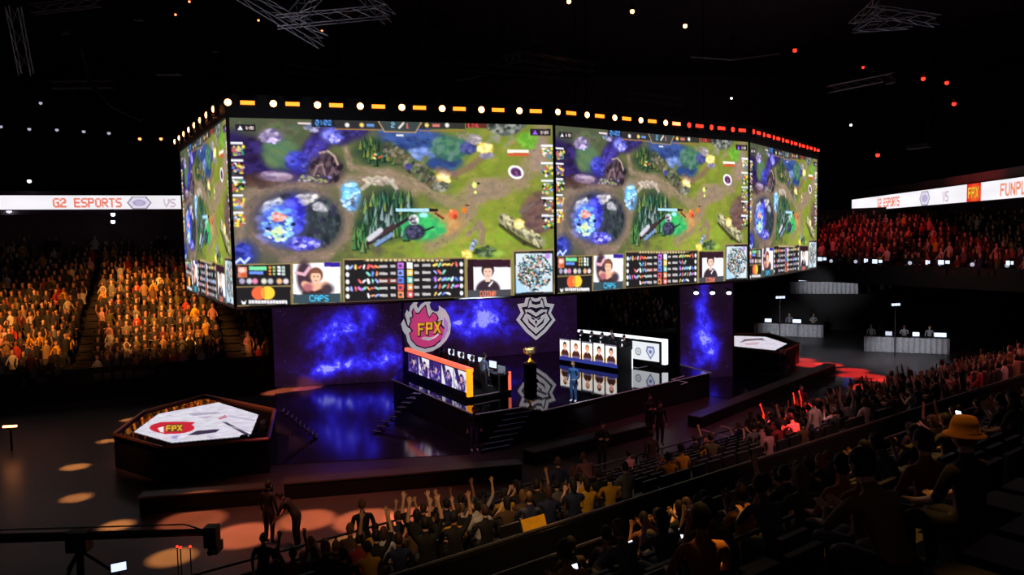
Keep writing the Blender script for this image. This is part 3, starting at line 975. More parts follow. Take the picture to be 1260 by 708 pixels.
frame(288, 327, 357, 377, DK, 1.2, 325.5, 375)
frame(360, 325, 418, 374, (238, 236, 240), 1.2, 323, 372)
frame(423, 320, 571, 371.5, DK, 1.6, 317.5, 365)
frame(574.5, 319.5, 627.5, 365.5, (232, 230, 234), 1.2, 318.5, 363)
frame(632, 309, 680.5, 363, DK, 2.0, 307, 360.5)
cv.rect(292, 329, 303, 342, (206, 120, 104))
cv.ell(297, 333, 4, 3, (240, 206, 190))
cv.ell(299, 339, 3, 2.6, (200, 90, 40))
cv.rect(306, 328.5, 327.5, 333, (120, 220, 160))
cv.rect(306, 334.5, 323, 338, (104, 140, 236))
for i in range(3):
    for j in range(2):
        cv.rect(330 + j * 5, 328 + i * 4, 333 + j * 5, 331 + i * 4, [(220, 140, 70), (150, 180, 110)][j])
        cv.rect(341 + j * 5, 328 + i * 4, 344.5 + j * 5, 331 + i * 4, [(240, 240, 250), (180, 200, 190)][j])
for x, c in ((297, (170, 160, 190)), (306, (200, 200, 210)), (313, (226, 130, 170)), (324, (220, 214, 200)), (332, (190, 190, 196)), (343, (236, 180, 130)), (351, (226, 214, 220))):
    cv.ell(x, 346.5, 3.2, 3.4, c, 1, .3)
cv.line([(288, 353.8), (357, 352.2)], 1.3, GOLD)
cv.ell(317.5, 361.3, 8, 8, (240, 100, 62), 1, .04)
cv.ell(328.5, 361, 8, 8, (248, 200, 62), 1, .04)
cv.poly([(321, 355), (325, 355), (325, 367), (321, 367)], (246, 146, 58))
cv.poly([(296, 370), (299, 373), (302, 369.5), (301, 375), (297, 375)], (240, 240, 244))
cv.rect(305, 370, 352, 374, (226, 222, 224))
for i in range(12):
    cv.rect(308.2 + i * 3.7, 370, 308.9 + i * 3.7, 374, (70, 66, 70), .7)
cv.rect(398, 323, 418, 328.5, (52, 36, 150))
cv.ell(374, 341, 9, 20, (70, 50, 62), 1, .2)
cv.line([(364, 336), (374, 338), (380, 330)], 4, (224, 170, 186))
bust(cv, 388, 349, 19, (120, 76, 58), (240, 190, 160), (60, 40, 44))
cv.line([(374, 350), (386, 354), (400, 350)], 8, (236, 178, 148))
cv.ell(378, 354, 6, 5, (176, 104, 110))
cv.ell(402, 356, 7, 7, (70, 56, 64))
cv.poly([(360, 362.5), (418, 361), (418, 372), (360, 374)], (58, 74, 82))
cv.text(380, 363.5, 7.5, 'CAPS', (70, 200, 250), .95)
cv.line([(448, 320), (552, 319)], 2.4, (120, 104, 70))
for i in range(17):
    cv.rect(450 + i * 5.7, 318.6, 453.4 + i * 5.7, 321.2, (206, 190, 140))
PAL = [(240, 150, 90), (236, 236, 240), (90, 130, 236), (120, 200, 180), (200, 110, 220), (226, 90, 90), (240, 200, 90), (140, 160, 240)]


def icon(x, y):
    c = PAL[int(rr.integers(8))]
    a = rr.uniform(0, 3.14)
    cv.line([(x - 2 * math.cos(a), y - 2 * math.sin(a)), (x + 2 * math.cos(a), y + 2 * math.sin(a))], rr.uniform(1.6, 3.4), c, 1, .3)
    cv.ell(x + rr.uniform(-1, 1), y + rr.uniform(-1, 1), 1, 1, tuple(min(255, v + 50) for v in c), .8)


for r_ in range(5):
    y = 329 + r_ * 8.9
    d = -.032
    if r_ == 2:
        cv.rect(464, y - 3 + 40 * d, 492, y + 3.4 + 60 * d, (120, 56, 44), .9)
        cv.rect(531, y - 3 + 110 * d, 569, y + 3 + 140 * d, (40, 62, 110), .9)
    cv.ell(427, y, 2.2, 3, (236, 236, 240), 1, .2)
    cv.ell(567, y + 142 * d, 2.2, 3, (236, 236, 240), 1, .2)
    for i in range([7, 3, 5, 7, 3][r_]):
        x = 463 - i * 5.2
        icon(x, y + (x - 425) * d)
    for i in range([6, 3, 6, 6, 4][r_]):
        x = 535 + i * 5.2
        icon(x, y + (x - 425) * d)
    for x0, w in ((466, 10), (480, 6), (509, 6), (519, 10)):
        cv.rect(x0, y - 1.5 + (x0 - 425) * d, x0 + w, y + 1.5 + (x0 - 425) * d, (206, 200, 200), .9)
    cv.rect(489, y - 4 + 66 * d, 496, y + 3.6 + 66 * d, PAL[(r_ * 3 + 4) % 8])
    cv.rect(500, y - 4 + 76 * d, 507, y + 3.6 + 76 * d, PAL[(r_ * 5 + 1) % 8])
    cv.ell(492, y + 66 * d, 2, 2, (70, 56, 90))
    cv.ell(504, y + 76 * d, 2, 2, (250, 240, 240))
cv.rect(574.5, 318.5, 627.5, 328, (52, 28, 40))
cv.rect(574.5, 318.5, 582, 360, (44, 26, 34))
bust(cv, 599.5, 342, 19, (46, 28, 34), (240, 196, 176), (58, 44, 56))
cv.line([(601, 351), (605, 346)], 2, (240, 240, 240))
cv.poly([(574.5, 356.5), (627.5, 355), (627.5, 363), (574.5, 365.5)], (72, 72, 78))
cv.text(589.5, 357.3, 6.6, 'DOINB', (250, 130, 96), .72)
cv.rect(634, 311, 678.5, 358, (206, 218, 226))
cv.poly([(634, 340), (650, 358), (634, 360)], (170, 206, 240))
cv.ell(656, 334, 17, 18, (150, 150, 140), .7, .4)
for i in range(420):
    a, q = rr.uniform(0, 6.28), math.sqrt(rr.uniform(0, 1))
    cv.ell(656.5 + 20.5 * q * math.cos(a), 334 + 22.5 * q * math.sin(a), rr.uniform(.8, 2.8), rr.uniform(.8, 1.6), [(40, 70, 110), (70, 84, 52), (240, 244, 248), (60, 150, 150), (226, 150, 140), (50, 44, 40), (150, 190, 226), (96, 76, 54), (226, 226, 214), (36, 60, 70)][int(rr.integers(10))], .95, .25, rr.uniform(0, 3.14))
cv.ell(673, 314, 3.5, 3.5, (180, 130, 230))
SCREEN_PIC = cv

# ---------------------------------------------------------------- hanging screen
ZB, ZT = 5.7823, 12.7823
PS = [Vector(p) for p in ((-16.8, 39.49), (-10.37, 28.63), (1.85, 32.14), (12.2, 39.49), (19.9, 50.02))]
SCREEN_MATS = [print_mat('screen_picture', 1.3), print_mat('booth_print', 1.0)]
hub = empty('hanging_screen', (0, 42, ZT), 0, 'huge faceted hanging screen showing a green game map above the stage', 'screen')
bk = [(-16.8, 39.49), (-13, 58), (5, 66), (19.9, 50.02)]


def put(o, parent):
    """keep a world-space mesh where it is under an unturned, moved parent."""
    o.parent = parent
    o.matrix_parent_inverse = Matrix.Translation(-Vector(parent.location))
    return o


for i, (nx, ny) in enumerate(((170, 170), (401, 226), (340, 200), (220, 170))):
    A, B = PS[i], PS[i + 1]
    o = grid_mesh('display', SCREEN_PIC, nx, ny, [(A.x, A.y, ZT), (B.x, B.y, ZT), (B.x, B.y, ZB), (A.x, A.y, ZB)], SCREEN_MATS[0])
    put(o, hub)['label'] = ['narrow left end face showing the map squeezed', 'large front left face showing the whole map', 'front right face showing the same map again', 'narrow right face showing the map at a slant'][i]
cen = Vector((3, 46))


def inset(p, k):
    p = Vector(p[:2])
    return p + (cen - p).normalized() * k


ring_out = [Vector(p) for p in PS] + [Vector(bk[2]), Vector(bk[1])]
b = MB()
b.prism([inset(p, .12) for p in ring_out], ZB - .02, ZT, 'black')
put(b.build('cabinet'), hub)
b = MB()
b.prism([inset(p, -.1) for p in ring_out], ZT, ZT + .85, 'black')
put(b.build('top_rim'), hub)
for p in PS:
    b = MB()
    b.tube([(p.x, p.y, ZB), (p.x, p.y, ZT)], .07, 'black', 6)
    put(b.build('corner_trim'), hub)
for A, B in zip(PS, PS[1:]):
    b = MB()
    b.tube([(A.x, A.y, ZB - .06), (B.x, B.y, ZB - .06)], .06, 'steel', 6)
    put(b.build('bottom_trim'), hub)
for p in ((-8, 38), (4, 40), (12, 48), (-6, 54), (5, 58)):
    b = MB()
    b.tube([(p[0], p[1], ZT + .8), (p[0], p[1], 26)], .05, 'steel', 5)
    put(b.build('hanging_cable'), hub)

# lamps along its top rim
FACE = ['narrow left', 'long front left', 'front right', 'far right']


def rim_lamp(kind, face, i, P, out, glass, tone):
    rz = math.atan2(out.y, out.x) - math.pi / 2
    shape = 'strobe light' if kind else 'round lamp'
    e = empty('strobe_light' if kind else 'stage_lamp', P, rz, f"{tone} {shape}, {nth(i)} from left on the screen's {FACE[face]} top rim", 'lamp', 'lamps along the top rim of the screen')
    b = MB()
    if kind:
        b.box((0, -.06, 0), (.62, .16, .3), 'black')
        hs_ = b.build('housing', e)
        b = MB()
        b.box((0, .03, 0), (.5, .05, .14), glass)
        b.build('lens', hs_)
    else:
        b.tube([(0, -.2, 0), (0, .0, 0)], [.12, .17], 'black', 10)
        hs_ = b.build('housing', e)
        b = MB()
        b.ball((0, .0, 0), (.125, .06, .125), glass, 12, 6)
        b.build('lens', hs_, True)
    b = MB()
    b.box((0, -.08, -.2), (.06, .06, .16), 'black')
    b.build('bracket', e)


for f in range(4):
    A, B = PS[f], PS[f + 1]
    dr = (B - A).normalized()
    out = Vector((dr.y, -dr.x, 0))
    n = 8
    for k in range(n):
        for kind, t in ((0, (k + .03) / n), (1, (k + .46) / n)):
            if f == 0 and kind == 1:
                continue
            q = A + (B - A) * t + Vector((out.x, out.y)) * .22
            u = f - 1 + t
            if f == 0:
                glass, tone = 'lamp_warm', 'warm white'
            elif u < 1.52:
                glass, tone = ('lamp_amber', 'amber') if kind else ('lamp_warm', 'warm white')
            elif u < 1.62:
                glass, tone = 'lamp_salmon', 'salmon'
            else:
                glass, tone = 'lamp_red', 'red'
            rim_lamp(kind, f, k if f == 0 else 2 * k + kind, (q.x, q.y, ZT + .52), out, glass, tone)

# ---------------------------------------------------------------- ribbon boards
def ribbon_canvas(w, items):
    c = Canvas(w, 40, (236, 232, 238))
    c.noise(.02, (30,), 3)
    for kind, x in items:
        if kind == 'esports':
            c.text(x, 6, 26, 'G2 ESPORTS', (226, 110, 80), .74, 1.4)
        elif kind == 'hex':
            c.poly([(x, 20), (x + 12, 2), (x + 48, 2), (x + 60, 20), (x + 48, 38), (x + 12, 38)], (90, 84, 104))
            c.poly([(x + 3, 20), (x + 14, 4), (x + 46, 4), (x + 57, 20), (x + 46, 36), (x + 14, 36)], (214, 208, 226))
            c.ell(x + 30, 20, 14, 7, (170, 160, 196), .8, .4)
            c.ring(x + 30, 20, 13, 8, (150, 140, 180), .2)
        elif kind == 'vs':
            c.text(x, 8, 24, 'VS', (190, 172, 186), .8, 1.3)
        elif kind == 'fpx':
            c.rect(x, 0, x + 62, 40, (206, 40, 34))
            c.ell(x + 34, 20, 24, 19, (240, 110, 40), .9, .4)
            c.text(x + 8, 8, 24, 'FPX', (70, 26, 20), .8)
            c.text(x + 6, 7, 24, 'FPX', (250, 200, 60), .8)
        elif kind == 'fun':
            c.text(x, 6, 26, 'FUNPLUS', (226, 130, 90), .85, 1.4)
    return c


PR = print_mat('ribbon_print', 1.15)
e = empty('ribbon_board', (-27, 50, 10.9), 0, 'long white advertising ribbon board above the left crowd', 'sign')
A, B = Vector((-41, 45.2, 0)), Vector((-9, 57.2, 0))
c = ribbon_canvas(1400, [('esports', 60), ('hex', 250), ('vs', 350), ('esports', 506), ('hex', 682), ('vs', 772), ('esports', 900), ('hex', 1080), ('fpx', 1180)])
LB = print_mat('ribbon_print_left', 1.1)


def ribbon_strip(A, B, z0, z1, c, n, parent, m):
    put(grid_mesh('display', c, n, 24, [(A.x, A.y, z1), (B.x, B.y, z1), (B.x, B.y, z0), (A.x, A.y, z0)], m), parent)
    nrm = Vector(((B - A).y, -(B - A).x, 0)).normalized()
    b = MB()
    b.prism([A - nrm * .03, B - nrm * .03, B - nrm * .4, A - nrm * .4], z0 - .08, z1 + .08, 'black')
    put(b.build('casing'), parent)


ribbon_strip(A, B, 10.42, 11.32, c, 900, e, LB)
e = empty('ribbon_board', (29, 56, 10.8), 0, 'long white advertising ribbon board above the red-lit right crowd', 'sign')
A = Vector((31.45, 71, 0))
B = Vector((26.5, 30, 0))
c = ribbon_canvas(1400, [('esports', 225), ('hex', 518), ('vs', 646), ('fpx', 765), ('fun', 905), ('esports', 1110), ('hex', 1300)])
ribbon_strip(A, B, 9.85, 10.95, c, 900, e, PR)
# ---------------------------------------------------------------- stage platform
ZS = 1.2
C0, E1, E2, C1, C2 = Vector((-1.6, 29.92, 0)), Vector((.25, 31.06, 0)), Vector((1.15, 30.41, 0)), Vector((9.92, 38.09, 0)), Vector((8.9, 40.6, 0))
BKR, BKL, LF = Vector((3.9, 46.3, 0)), Vector((-6.1, 42.0, 0)), Vector((-6.08, 37.84, 0))
EDGE = [C0, E1, E2, C1, C2, Vector((8.0, 47.2, 0)), BKR, BKL, LF]
st = empty('stage_platform', (1, 37, 0), 0, 'raised black stage platform with a mirror glossy deck under the team tables', 'stage')
b = MB()
b.prism(EDGE, ZS - .06, ZS, 'gloss')
put(b.build('deck'), st)
b = MB()
ce = Vector((1.5, 38, 0))
b.prism([p + (ce - p).normalized() * .08 for p in EDGE], 0.0, ZS - .06, 'black')
put(b.build('skirt'), st)
for A, B in ((LF, C0), (C0, E1), (E2, C1), (C1, C2)):
    b = MB()
    b.tube([(A.x, A.y, ZS + .015), (B.x, B.y, ZS + .015)], .022, 'edge_line', 4)
    put(b.build('edge_light'), st)
b = MB()
q1 = [G(847, 470, ZS), G(835, 467, ZS), G(826, 468.5, ZS)]
b.tube([p + Vector((0, 0, .012)) for p in (G(838, 473.5, ZS), G(846, 471, ZS), G(826, 467.5, ZS), G(842, 463, ZS))], .018, 'edge_line', 4)
put(b.build('floor_light_line'), st)


def stair(name, top, bot, z1, width_dir, n, label, mt='black', sides=True):
    """a flight of n treads from top (x, y) down to bot; each tread a part with a pale nosing."""
    top, bot = Vector((top[0], top[1], 0)), Vector((bot[0], bot[1], 0))
    e = empty(name, ((top + bot) / 2), 0, label, 'stairs')
    run = (bot - top) / n
    w = Vector(width_dir) / 2
    for i in range(n):
        a = top + run * i
        z = z1 * (1 - i / n) - .02
        b = MB()
        b.prism([a - w, a + run - w, a + run + w, a + w], z - .05, z, mt if sides else 'apron')
        b.prism([a + run * .88 - w, a + run * 1.0 - w, a + run * 1.0 + w, a + run * .88 + w], z - .02, z + .012, 'tread')
        put(b.build('tread'), e)
    for s in ((-1, 1) if sides else ()):
        b = MB()
        b.plate([(top + w * s) + Vector((0, 0, z1 - .1)), (top + w * s), (bot + w * s), (bot + w * s) + Vector((0, 0, .1))], w.normalized() * .05 * -s, mt)
        put(b.build('stringer'), e)
    if not sides:
        b = MB()
        b.tube([top + Vector((0, 0, z1 - .1)), bot + Vector((0, 0, .06))], .04, 'steel', 5)
        put(b.build('stringer'), e)
    return e


dfr = (C1 - E2).normalized()
stair('stage_steps', (.35, 30.5), (-.75, 28.95), ZS, dfr.cross(Vector((0, 0, 1))) * .001 + (E1 - C0).normalized() * 1.25, 7, 'black steps up to the front of the stage beside the trophy')
stair('side_steps', (-4.3, 34.6), (-5.85, 31.9), ZS, Vector((.4, -.12, 0)), 9, 'dark side steps down from the left edge of the stage to the glossy floor', sides=False)
stair('side_steps', (-9.78, 31.6), (-8.2, 31.4), ZS, Vector((-.1, .6, 0)), 9, 'dark steps down from the left hexagonal platform to the glossy floor', sides=False)

b = MB()
b.prism([(-9.3, 27.6), (-1.7, 28.6), (-1.6, 29.9), (-6.1, 37.9), (-6.1, 44.0), (-12.8, 40.6), (-9.9, 31.3)], .0, .02, 'apron')
tag(b.build('vinyl_floor'), 'glossy dark vinyl floor mirroring the blue star wall left of the stage', 'floor covering')
b = MB()
b.prism([(9.95, 38.2), (12.3, 35), (20, 42), (14.5, 43.6), (13.4, 46), (8.2, 47), (9.2, 40.7)], .0, .02, 'apron')
tag(b.build('vinyl_floor'), 'glossy dark vinyl floor below the blue pillar right of the stage', 'floor covering')


# ---------------------------------------------------------------- LED walls
def led_wall(name, A, B, z0, z1, m, label, trim=True):
    A, B = Vector((A[0], A[1], 0)), Vector((B[0], B[1], 0))
    L = (B - A).length
    rz = math.atan2((B - A).y, (B - A).x)
    e = empty(name, (A.x, A.y, z0), rz, label, 'led wall')
    b = MB()
    b.add([(0, 0, 0), (L, 0, 0), (L, 0, z1 - z0), (0, 0, z1 - z0)], [(0, 1, 2, 3)], m)
    b.build('display', e)
    b = MB()
    b.box((L / 2, .17, (z1 - z0) / 2), (L + .04, .3, z1 - z0 + .04), 'black')
    cs_ = b.build('casing', e)
    if trim:
        for x in (0, L):
            b = MB()
            b.box((x, -.0, (z1 - z0) / 2), (.06, .12, z1 - z0), 'steel')
            b.build('edge_post', cs_)
    return e


MN1 = nebula_mat('star_cloud_left', [(4.0, 3.2, 1.2, 1.0, .75), (2.9, 2.4, 1.1, .9, .5), (4.6, 1.1, 2.6, .5, .5), (6.2, 1.7, 1.2, .8, .55), (5.2, 4.1, .5, .5, .4), (2.6, .75, .9, .4, .45)], 1.3, 2.2, .035)
MN2 = nebula_mat('star_cloud_back', [(4.2, 2.9, 1.6, .8, .55), (5.2, 2.0, 1.9, .6, .48), (3.5, 1.7, 1.3, .6, .4), (6.8, 1.4, 1.2, .8, .25), (1.3, 3.0, .9, .5, .15)], 1.2, 7.4, .06)
MN3 = nebula_mat('star_cloud_pillar', [(1.35, 4.2, .4, 1.7, .85), (1.5, 2.3, .9, .9, .45), (1.2, .9, 1.0, .5, .5), (1.9, 1.6, .5, .6, .55)], 1.25, 4.1, .03)
WL0, WL1 = G(338, 478, 0), G(497, 469, 0)
led_wall('led_wall', WL0, WL1, .02, 6.4, MN1, 'left blue star cloud screen wall standing on the glossy floor')
BW0, BW1 = Vector((-6.05, 42.30, 0)), Vector((3.95, 46.55, 0))
led_wall('led_wall', BW0, BW1, ZS, 6.9, MN2, 'blue and violet star cloud screen wall behind the two team emblems')
PL0, PL1 = G(836, 467, 0), G(902, 463.5, 0)
pw = led_wall('led_pillar', PL0, PL1, .02, 7.2, MN3, 'narrow blue star cloud screen pillar right of the stage')
b = MB()
for k, x in enumerate((852, 872, 892)):
    p = on_plane(x, 360, PL0, Vector(((PL1 - PL0).y, -(PL1 - PL0).x, 0)).normalized())
    nrm = Vector(((PL1 - PL0).y, -(PL1 - PL0).x, 0)).normalized()
    p = p + nrm * .5
    e = empty('downlight', p, 0, f'small white lamp on an arm before the blue pillar, {nth(k)} from the left', 'lamp', 'lamps before the blue pillar')
    b = MB()
    b.ball((0, 0, 0), (.14, .14, .09), 'lamp_white', 10, 6)
    b.build('bulb', e, True)
    b = MB()
    b.tube([(0, 0, .09), (0, 0, .2)], .12, 'black', 8)
    b.tube([(0, 0, .2), -nrm * .48 + Vector((0, 0, .25))], .03, 'black', 5)
    b.build('arm', e)

# ---------------------------------------------------------------- emblems before the back wall
BWN = Vector(((BW1 - BW0).y, -(BW1 - BW0).x, 0)).normalized()
EP = BW0 + BWN * .35


def zoomed(x0, y0, k, pts, fwd):
    return [on_plane(x0 + x / k, y0 + y / k, EP + BWN * fwd, BWN) for x, y in pts]


def layer(parent, name, pts, fwd, m, thick=.04):
    b = MB()
    b.plate(zoomed(480, 360, 6.3, pts, fwd), -BWN * thick, m)
    return put(b.build(name), parent)


c0 = on_plane(524, 400, EP, BWN)
em = empty('flame_emblem', c0, 0, 'round pink and white flame emblem with yellow letters, left of centre', 'emblem')
layer(em, 'white_flame', [(268, 468), (215, 458), (165, 430), (138, 385), (128, 335), (102, 300), (88, 245), (108, 210), (128, 262), (150, 285), (128, 205), (118, 175), (132, 138), (152, 158), (158, 110), (185, 78), (222, 62), (204, 98), (218, 130), (244, 92), (280, 70), (325, 58),
                          (305, 96), (318, 132), (345, 150), (375, 150), (383, 130), (380, 104), (428, 135), (458, 190), (472, 250), (464, 320), (436, 372), (390, 420), (330, 455)], 0, 'emblem_white', .09)
layer(em, 'dark_outline', [(270, 438), (205, 418), (162, 372), (146, 318), (166, 298), (140, 268), (158, 225), (150, 200), (172, 186), (166, 150), (182, 118), (198, 156), (222, 158), (244, 128), (278, 92), (290, 156), (304, 190), (332, 150), (362, 168), (378, 200), (366, 228), (408, 212), (402, 250), (436, 290), (410, 362), (345, 420)], .02, 'emblem_dark')
layer(em, 'pink_flame', [(270, 428), (210, 410), (170, 368), (154, 320), (180, 300), (152, 262), (168, 226), (162, 204), (184, 190), (176, 150), (184, 132), (200, 168), (226, 168), (250, 134), (272, 108), (282, 158), (304, 204), (334, 162), (356, 174), (366, 200), (352, 236), (398, 236), (392, 262), (424, 296), (400, 356), (340, 410)], .04, 'emblem_pink')
layer(em, 'white_sweep', [(240, 362), (300, 375), (352, 352), (398, 300), (372, 336), (310, 350), (262, 345)], .06, 'emblem_white')
layer(em, 'lilac_sweep', [(420, 190), (446, 230), (452, 290), (424, 350), (384, 392), (410, 336), (422, 280), (414, 230)], .045, 'emblem_lilac')


def strokes(parent, name, x, y, segs, m, fwd, k=0):
    b = MB()
    for s in segs:
        b.plate(zoomed(480, 360, 6.3, [(x + px + k * sx, y + py + k * sy) for px, py, sx, sy in s], fwd), -BWN * .03, m)
    return put(b.build(name), parent)


def bar(x0, y0, x1, y1):
    return [(x0, y0, -1, -1), (x1, y0, 1, -1), (x1, y1, 1, 1), (x0, y1, -1, 1)]


LET = {'F': [bar(0, 0, 14, 96), bar(0, 0, 52, 16), bar(0, 38, 42, 54)],
       'P': [bar(0, 0, 14, 94), bar(0, 0, 46, 15), bar(0, 40, 46, 54), bar(36, 0, 50, 54)],
       'X': [[(0, 0, -1, -1), (16, 0, 1, -1), (62, 92, 1, 1), (46, 92, -1, 1)], [(46, 0, -1, -1), (62, 0, 1, -1), (16, 92, 1, 1), (0, 92, -1, 1)]]}
for ch, x, y in (('F', 216, 240), ('P', 279, 234), ('X', 336, 226)):
    strokes(em, 'letter_shadow', x + 3, y + 3, LET[ch], 'emblem_dark', .07, 6)
    strokes(em, 'letter', x, y, LET[ch], 'emblem_yellow', .1)

g0 = on_plane(658, 390, EP, BWN)
gm = empty('crest_emblem', g0, 0, 'white horned shield crest emblem right of the flame emblem', 'emblem')


def mir(half):
    return [(1132 + x, y) for x, y in half] + [(1132 - x, y) for x, y in reversed(half) if x > 0]


layer(gm, 'white_shield', mir([(0, 370), (75, 308), (150, 214), (114, 158), (142, 92), (86, 84), (74, 34), (40, 20), (22, 44), (0, 50)]), 0, 'emblem_white', .09)
layer(gm, 'dark_shield', mir([(0, 342), (64, 284), (124, 212), (92, 160), (112, 116), (68, 108), (56, 52), (44, 40), (30, 66), (0, 74)]), .02, 'emblem_dark')
layer(gm, 'white_face', mir([(0, 322), (54, 274), (106, 210), (78, 158), (88, 134), (40, 132), (0, 160)]), .04, 'emblem_white')
for s in (-1, 1):
    layer(gm, 'horn', [(1132 + s * x, y) for x, y in ((0, 122), (36, 112), (62, 120), (48, 62), (40, 56), (34, 88), (0, 98))], .04, 'emblem_white')
    layer(gm, 'brow_line', [(1132 + s * x, y) for x, y in ((0, 188), (66, 148), (82, 170), (72, 164), (0, 206))], .06, 'emblem_dark')
    layer(gm, 'eye_slit', [(1132 + s * x, y) for x, y in ((10, 206), (38, 186), (34, 206), (12, 216))], .06, 'emblem_dark')
    layer(gm, 'cheek_line', [(1132 + s * x, y) for x, y in ((6, 262), (46, 226), (66, 194), (56, 238), (8, 276))], .06, 'emblem_dark')
layer(gm, 'nose_line', mir([(0, 250), (10, 226), (0, 214)]), .06, 'emblem_dark')
for e_, x in ((em, 524), (gm, 658)):
    b = MB()
    b.tube([on_plane(x, 372, EP - BWN * .03, BWN), on_plane(x, 372, EP, BWN) * 1.0 + Vector((0, 0, 2.6))], .015, 'steel', 4)
    put(b.build('hanging_wire'), e_)

# ---------------------------------------------------------------- left team booth
NB, RBN = Vector((-1.86, 32.46, ZS)), Vector((-.12, 33.9, ZS))
UB = (Vector((-6.08, 37.84, 0)) - Vector((-1.6, 29.92, 0))).normalized()                 # along the booth, away from the camera
VB = (RBN - NB)
VB.z = 0
WB = VB.length
VB.normalize()
LBT = 7.4
booth = empty('team_booth', NB, 0, 'left team booth with an orange lit frame around picture panels', 'booth')


def bp(u, v, z):
    return NB + UB * u + VB * v + Vector((0, 0, z))


def hexa(b, us, vs, zs, m):
    (u0, u1), (v0, v1), (z0, z1) = us, vs, zs
    P = [bp(u, v, z) for z in (z0, z1) for u, v in ((u0, v0), (u0, v1), (u1, v1), (u1, v0))]
    return b.add(P, [(0, 3, 2, 1), (4, 5, 6, 7), (0, 1, 5, 4), (1, 2, 6, 5), (2, 3, 7, 6), (3, 0, 4, 7)], m)


b = MB()
hexa(b, (0, LBT), (0, WB), (.02, .16), 'black')
put(b.build('base'), booth)
b = MB()
hexa(b, (0, LBT), (0, .12), (.16, 1.36), 'black')
put(b.build('back_panel'), booth)
b = MB()
hexa(b, (-.05, LBT), (-.05, .16), (1.26, 1.42), 'tube_coral')
put(b.build('top_light_tube', None), booth)
b = MB()
hexa(b, (-.07, .1), (-.16, .1), (.2, 1.4), 'tube_orange')
put(b.build('end_light_tube'), booth)
b = MB()
hexa(b, (0, LBT - .8), (WB - .1, WB), (.16, 1.0), 'black')
hexa(b, (0, LBT - .8), (WB - .62, WB - .1), (.84, .9), 'steel')
put(b.build('desk'), booth)
b = MB()
hexa(b, (-.02, .06), (WB - .12, WB), (.18, 1.0), 'tube_coral')
put(b.build('desk_light_tube'), booth)
b = MB()
hexa(b, (-.02, .04), (WB - .72, WB - .64), (.16, 1.0), 'rail')
hexa(b, (-.02, .04), (.2, WB - .66), (.16, .2), 'edge_line')
hexa(b, (-.02, .04), (WB - .7, WB - .1), (.92, .97), 'rail')
put(b.build('end_frame'), booth)
# picture panels: five players in violet light, each print a part
for k in range(5):
    c = Canvas(90, 84, (240, 236, 242))
    r2 = np.random.default_rng(40 + k)
    c.poly([(0, 0), (90, 0), (90, 84), (0, 84)], (238, 234, 244) if k in (1, 4, 3) else (70, 40, 130))
    c.poly([(0, 0), (26, 0), (58, 84), (30, 84)], (46, 34, 92))
    c.ell(52, 60, 24, 40, (40, 32, 74), 1, .15)
    bust(c, 50, 44, 30, (40, 26, 60), (226, 170, 190), (58, 44, 108))
    for i in range(26):
        c.ell(r2.uniform(0, 90), r2.uniform(20, 84), r2.uniform(2, 8), r2.uniform(2, 9), [(110, 80, 220), (40, 30, 80), (230, 170, 220), (250, 250, 255), (150, 130, 240)][i % 5], .7, .4)
    u1 = .28 + (4 - k) * 1.36
    o = grid_mesh('player_picture', c, 46, 42, [bp(u1 + 1.3, -.012, 1.2), bp(u1, -.012, 1.2), bp(u1, -.012, .3), bp(u1 + 1.3, -.012, .3)], SCREEN_MATS[1])
    put(o, booth)

# ---------------------------------------------------------------- right team desk and its back panel
D0, D1 = G(688.5, 446, ZS), G(759.5, 457.5, ZS)
UD = (D0 - D1)
LD = UD.length
UD.normalize()
VD = Vector((UD.y, -UD.x, 0))                                     # away from the camera side
if VD.x < 0:
    VD = -VD
desk = empty('team_desk', D1, 0, 'right team desk with five bright player portraits along its front', 'desk')


def dp(u, v, z):
    return D1 + UD * u + VD * v + Vector((0, 0, z))


def dbox(b, us, vs, zs, m):
    P = [dp(u, v, z) for z in zs for u, v in ((us[0], vs[0]), (us[0], vs[1]), (us[1], vs[1]), (us[1], vs[0]))]
    return b.add(P, [(0, 3, 2, 1), (4, 5, 6, 7), (0, 1, 5, 4), (1, 2, 6, 5), (2, 3, 7, 6), (3, 0, 4, 7)], m)


b = MB()
dbox(b, (0, LD), (.02, .12), (.0, 1.32), 'black')
dbox(b, (0, .06), (.02, 1.2), (.0, 1.2), 'black')
dbox(b, (LD - .06, LD), (.02, 1.2), (.0, 1.2), 'black')
put(b.build('body'), desk)
b = MB()
dbox(b, (0, LD), (.1, .9), (.74, .8), 'steel')
put(b.build('desk_top'), desk)
b = MB()
dbox(b, (0, LD), (.0, .03), (.16, .34), 'blue_line')
put(b.build('blue_light_strip'), desk)
b = MB()
dbox(b, (-.03, .03), (1.14, 1.2), (.0, 1.0), 'tube_white')
put(b.build('end_light_tube'), desk)
HAIRS = [(60, 40, 30), (110, 74, 44), (150, 104, 60), (40, 28, 24), (70, 44, 32)]
for k in range(5):
    c = Canvas(80, 92, (246, 238, 232))
    c.rect(0, 66, 80, 92, (244, 210, 160))
    c.rect(0, 0, 80, 6, (60, 60, 90), .8 if k % 2 == 0 else .2)
    bust(c, 40, 50, 36, HAIRS[k], (230, 160, 130), (70, 30, 26))
    c.ell(40, 76, 26, 12, (60, 36, 30), .9, .2)
    c.rect(6, 80, 74, 90, (120, 120, 190), .6)
    w = LD / 5
    u1 = LD - w * (k + 1)
    o = grid_mesh('player_portrait', c, 40, 46, [dp(u1 + w - .06, -.012, 1.34), dp(u1 + .04, -.012, 1.34), dp(u1 + .04, -.012, .36), dp(u1 + w - .06, -.012, .36)], print_mat('portrait_print', 1.5) if k == 0 else bpy.data.materials['portrait_print'])
    put(o, desk)
BPR = G(818, 454, ZS)
LP = 6.2
back = empty('back_panel', BPR, 0, 'white lit back panel in a black frame behind the right team', 'panel')


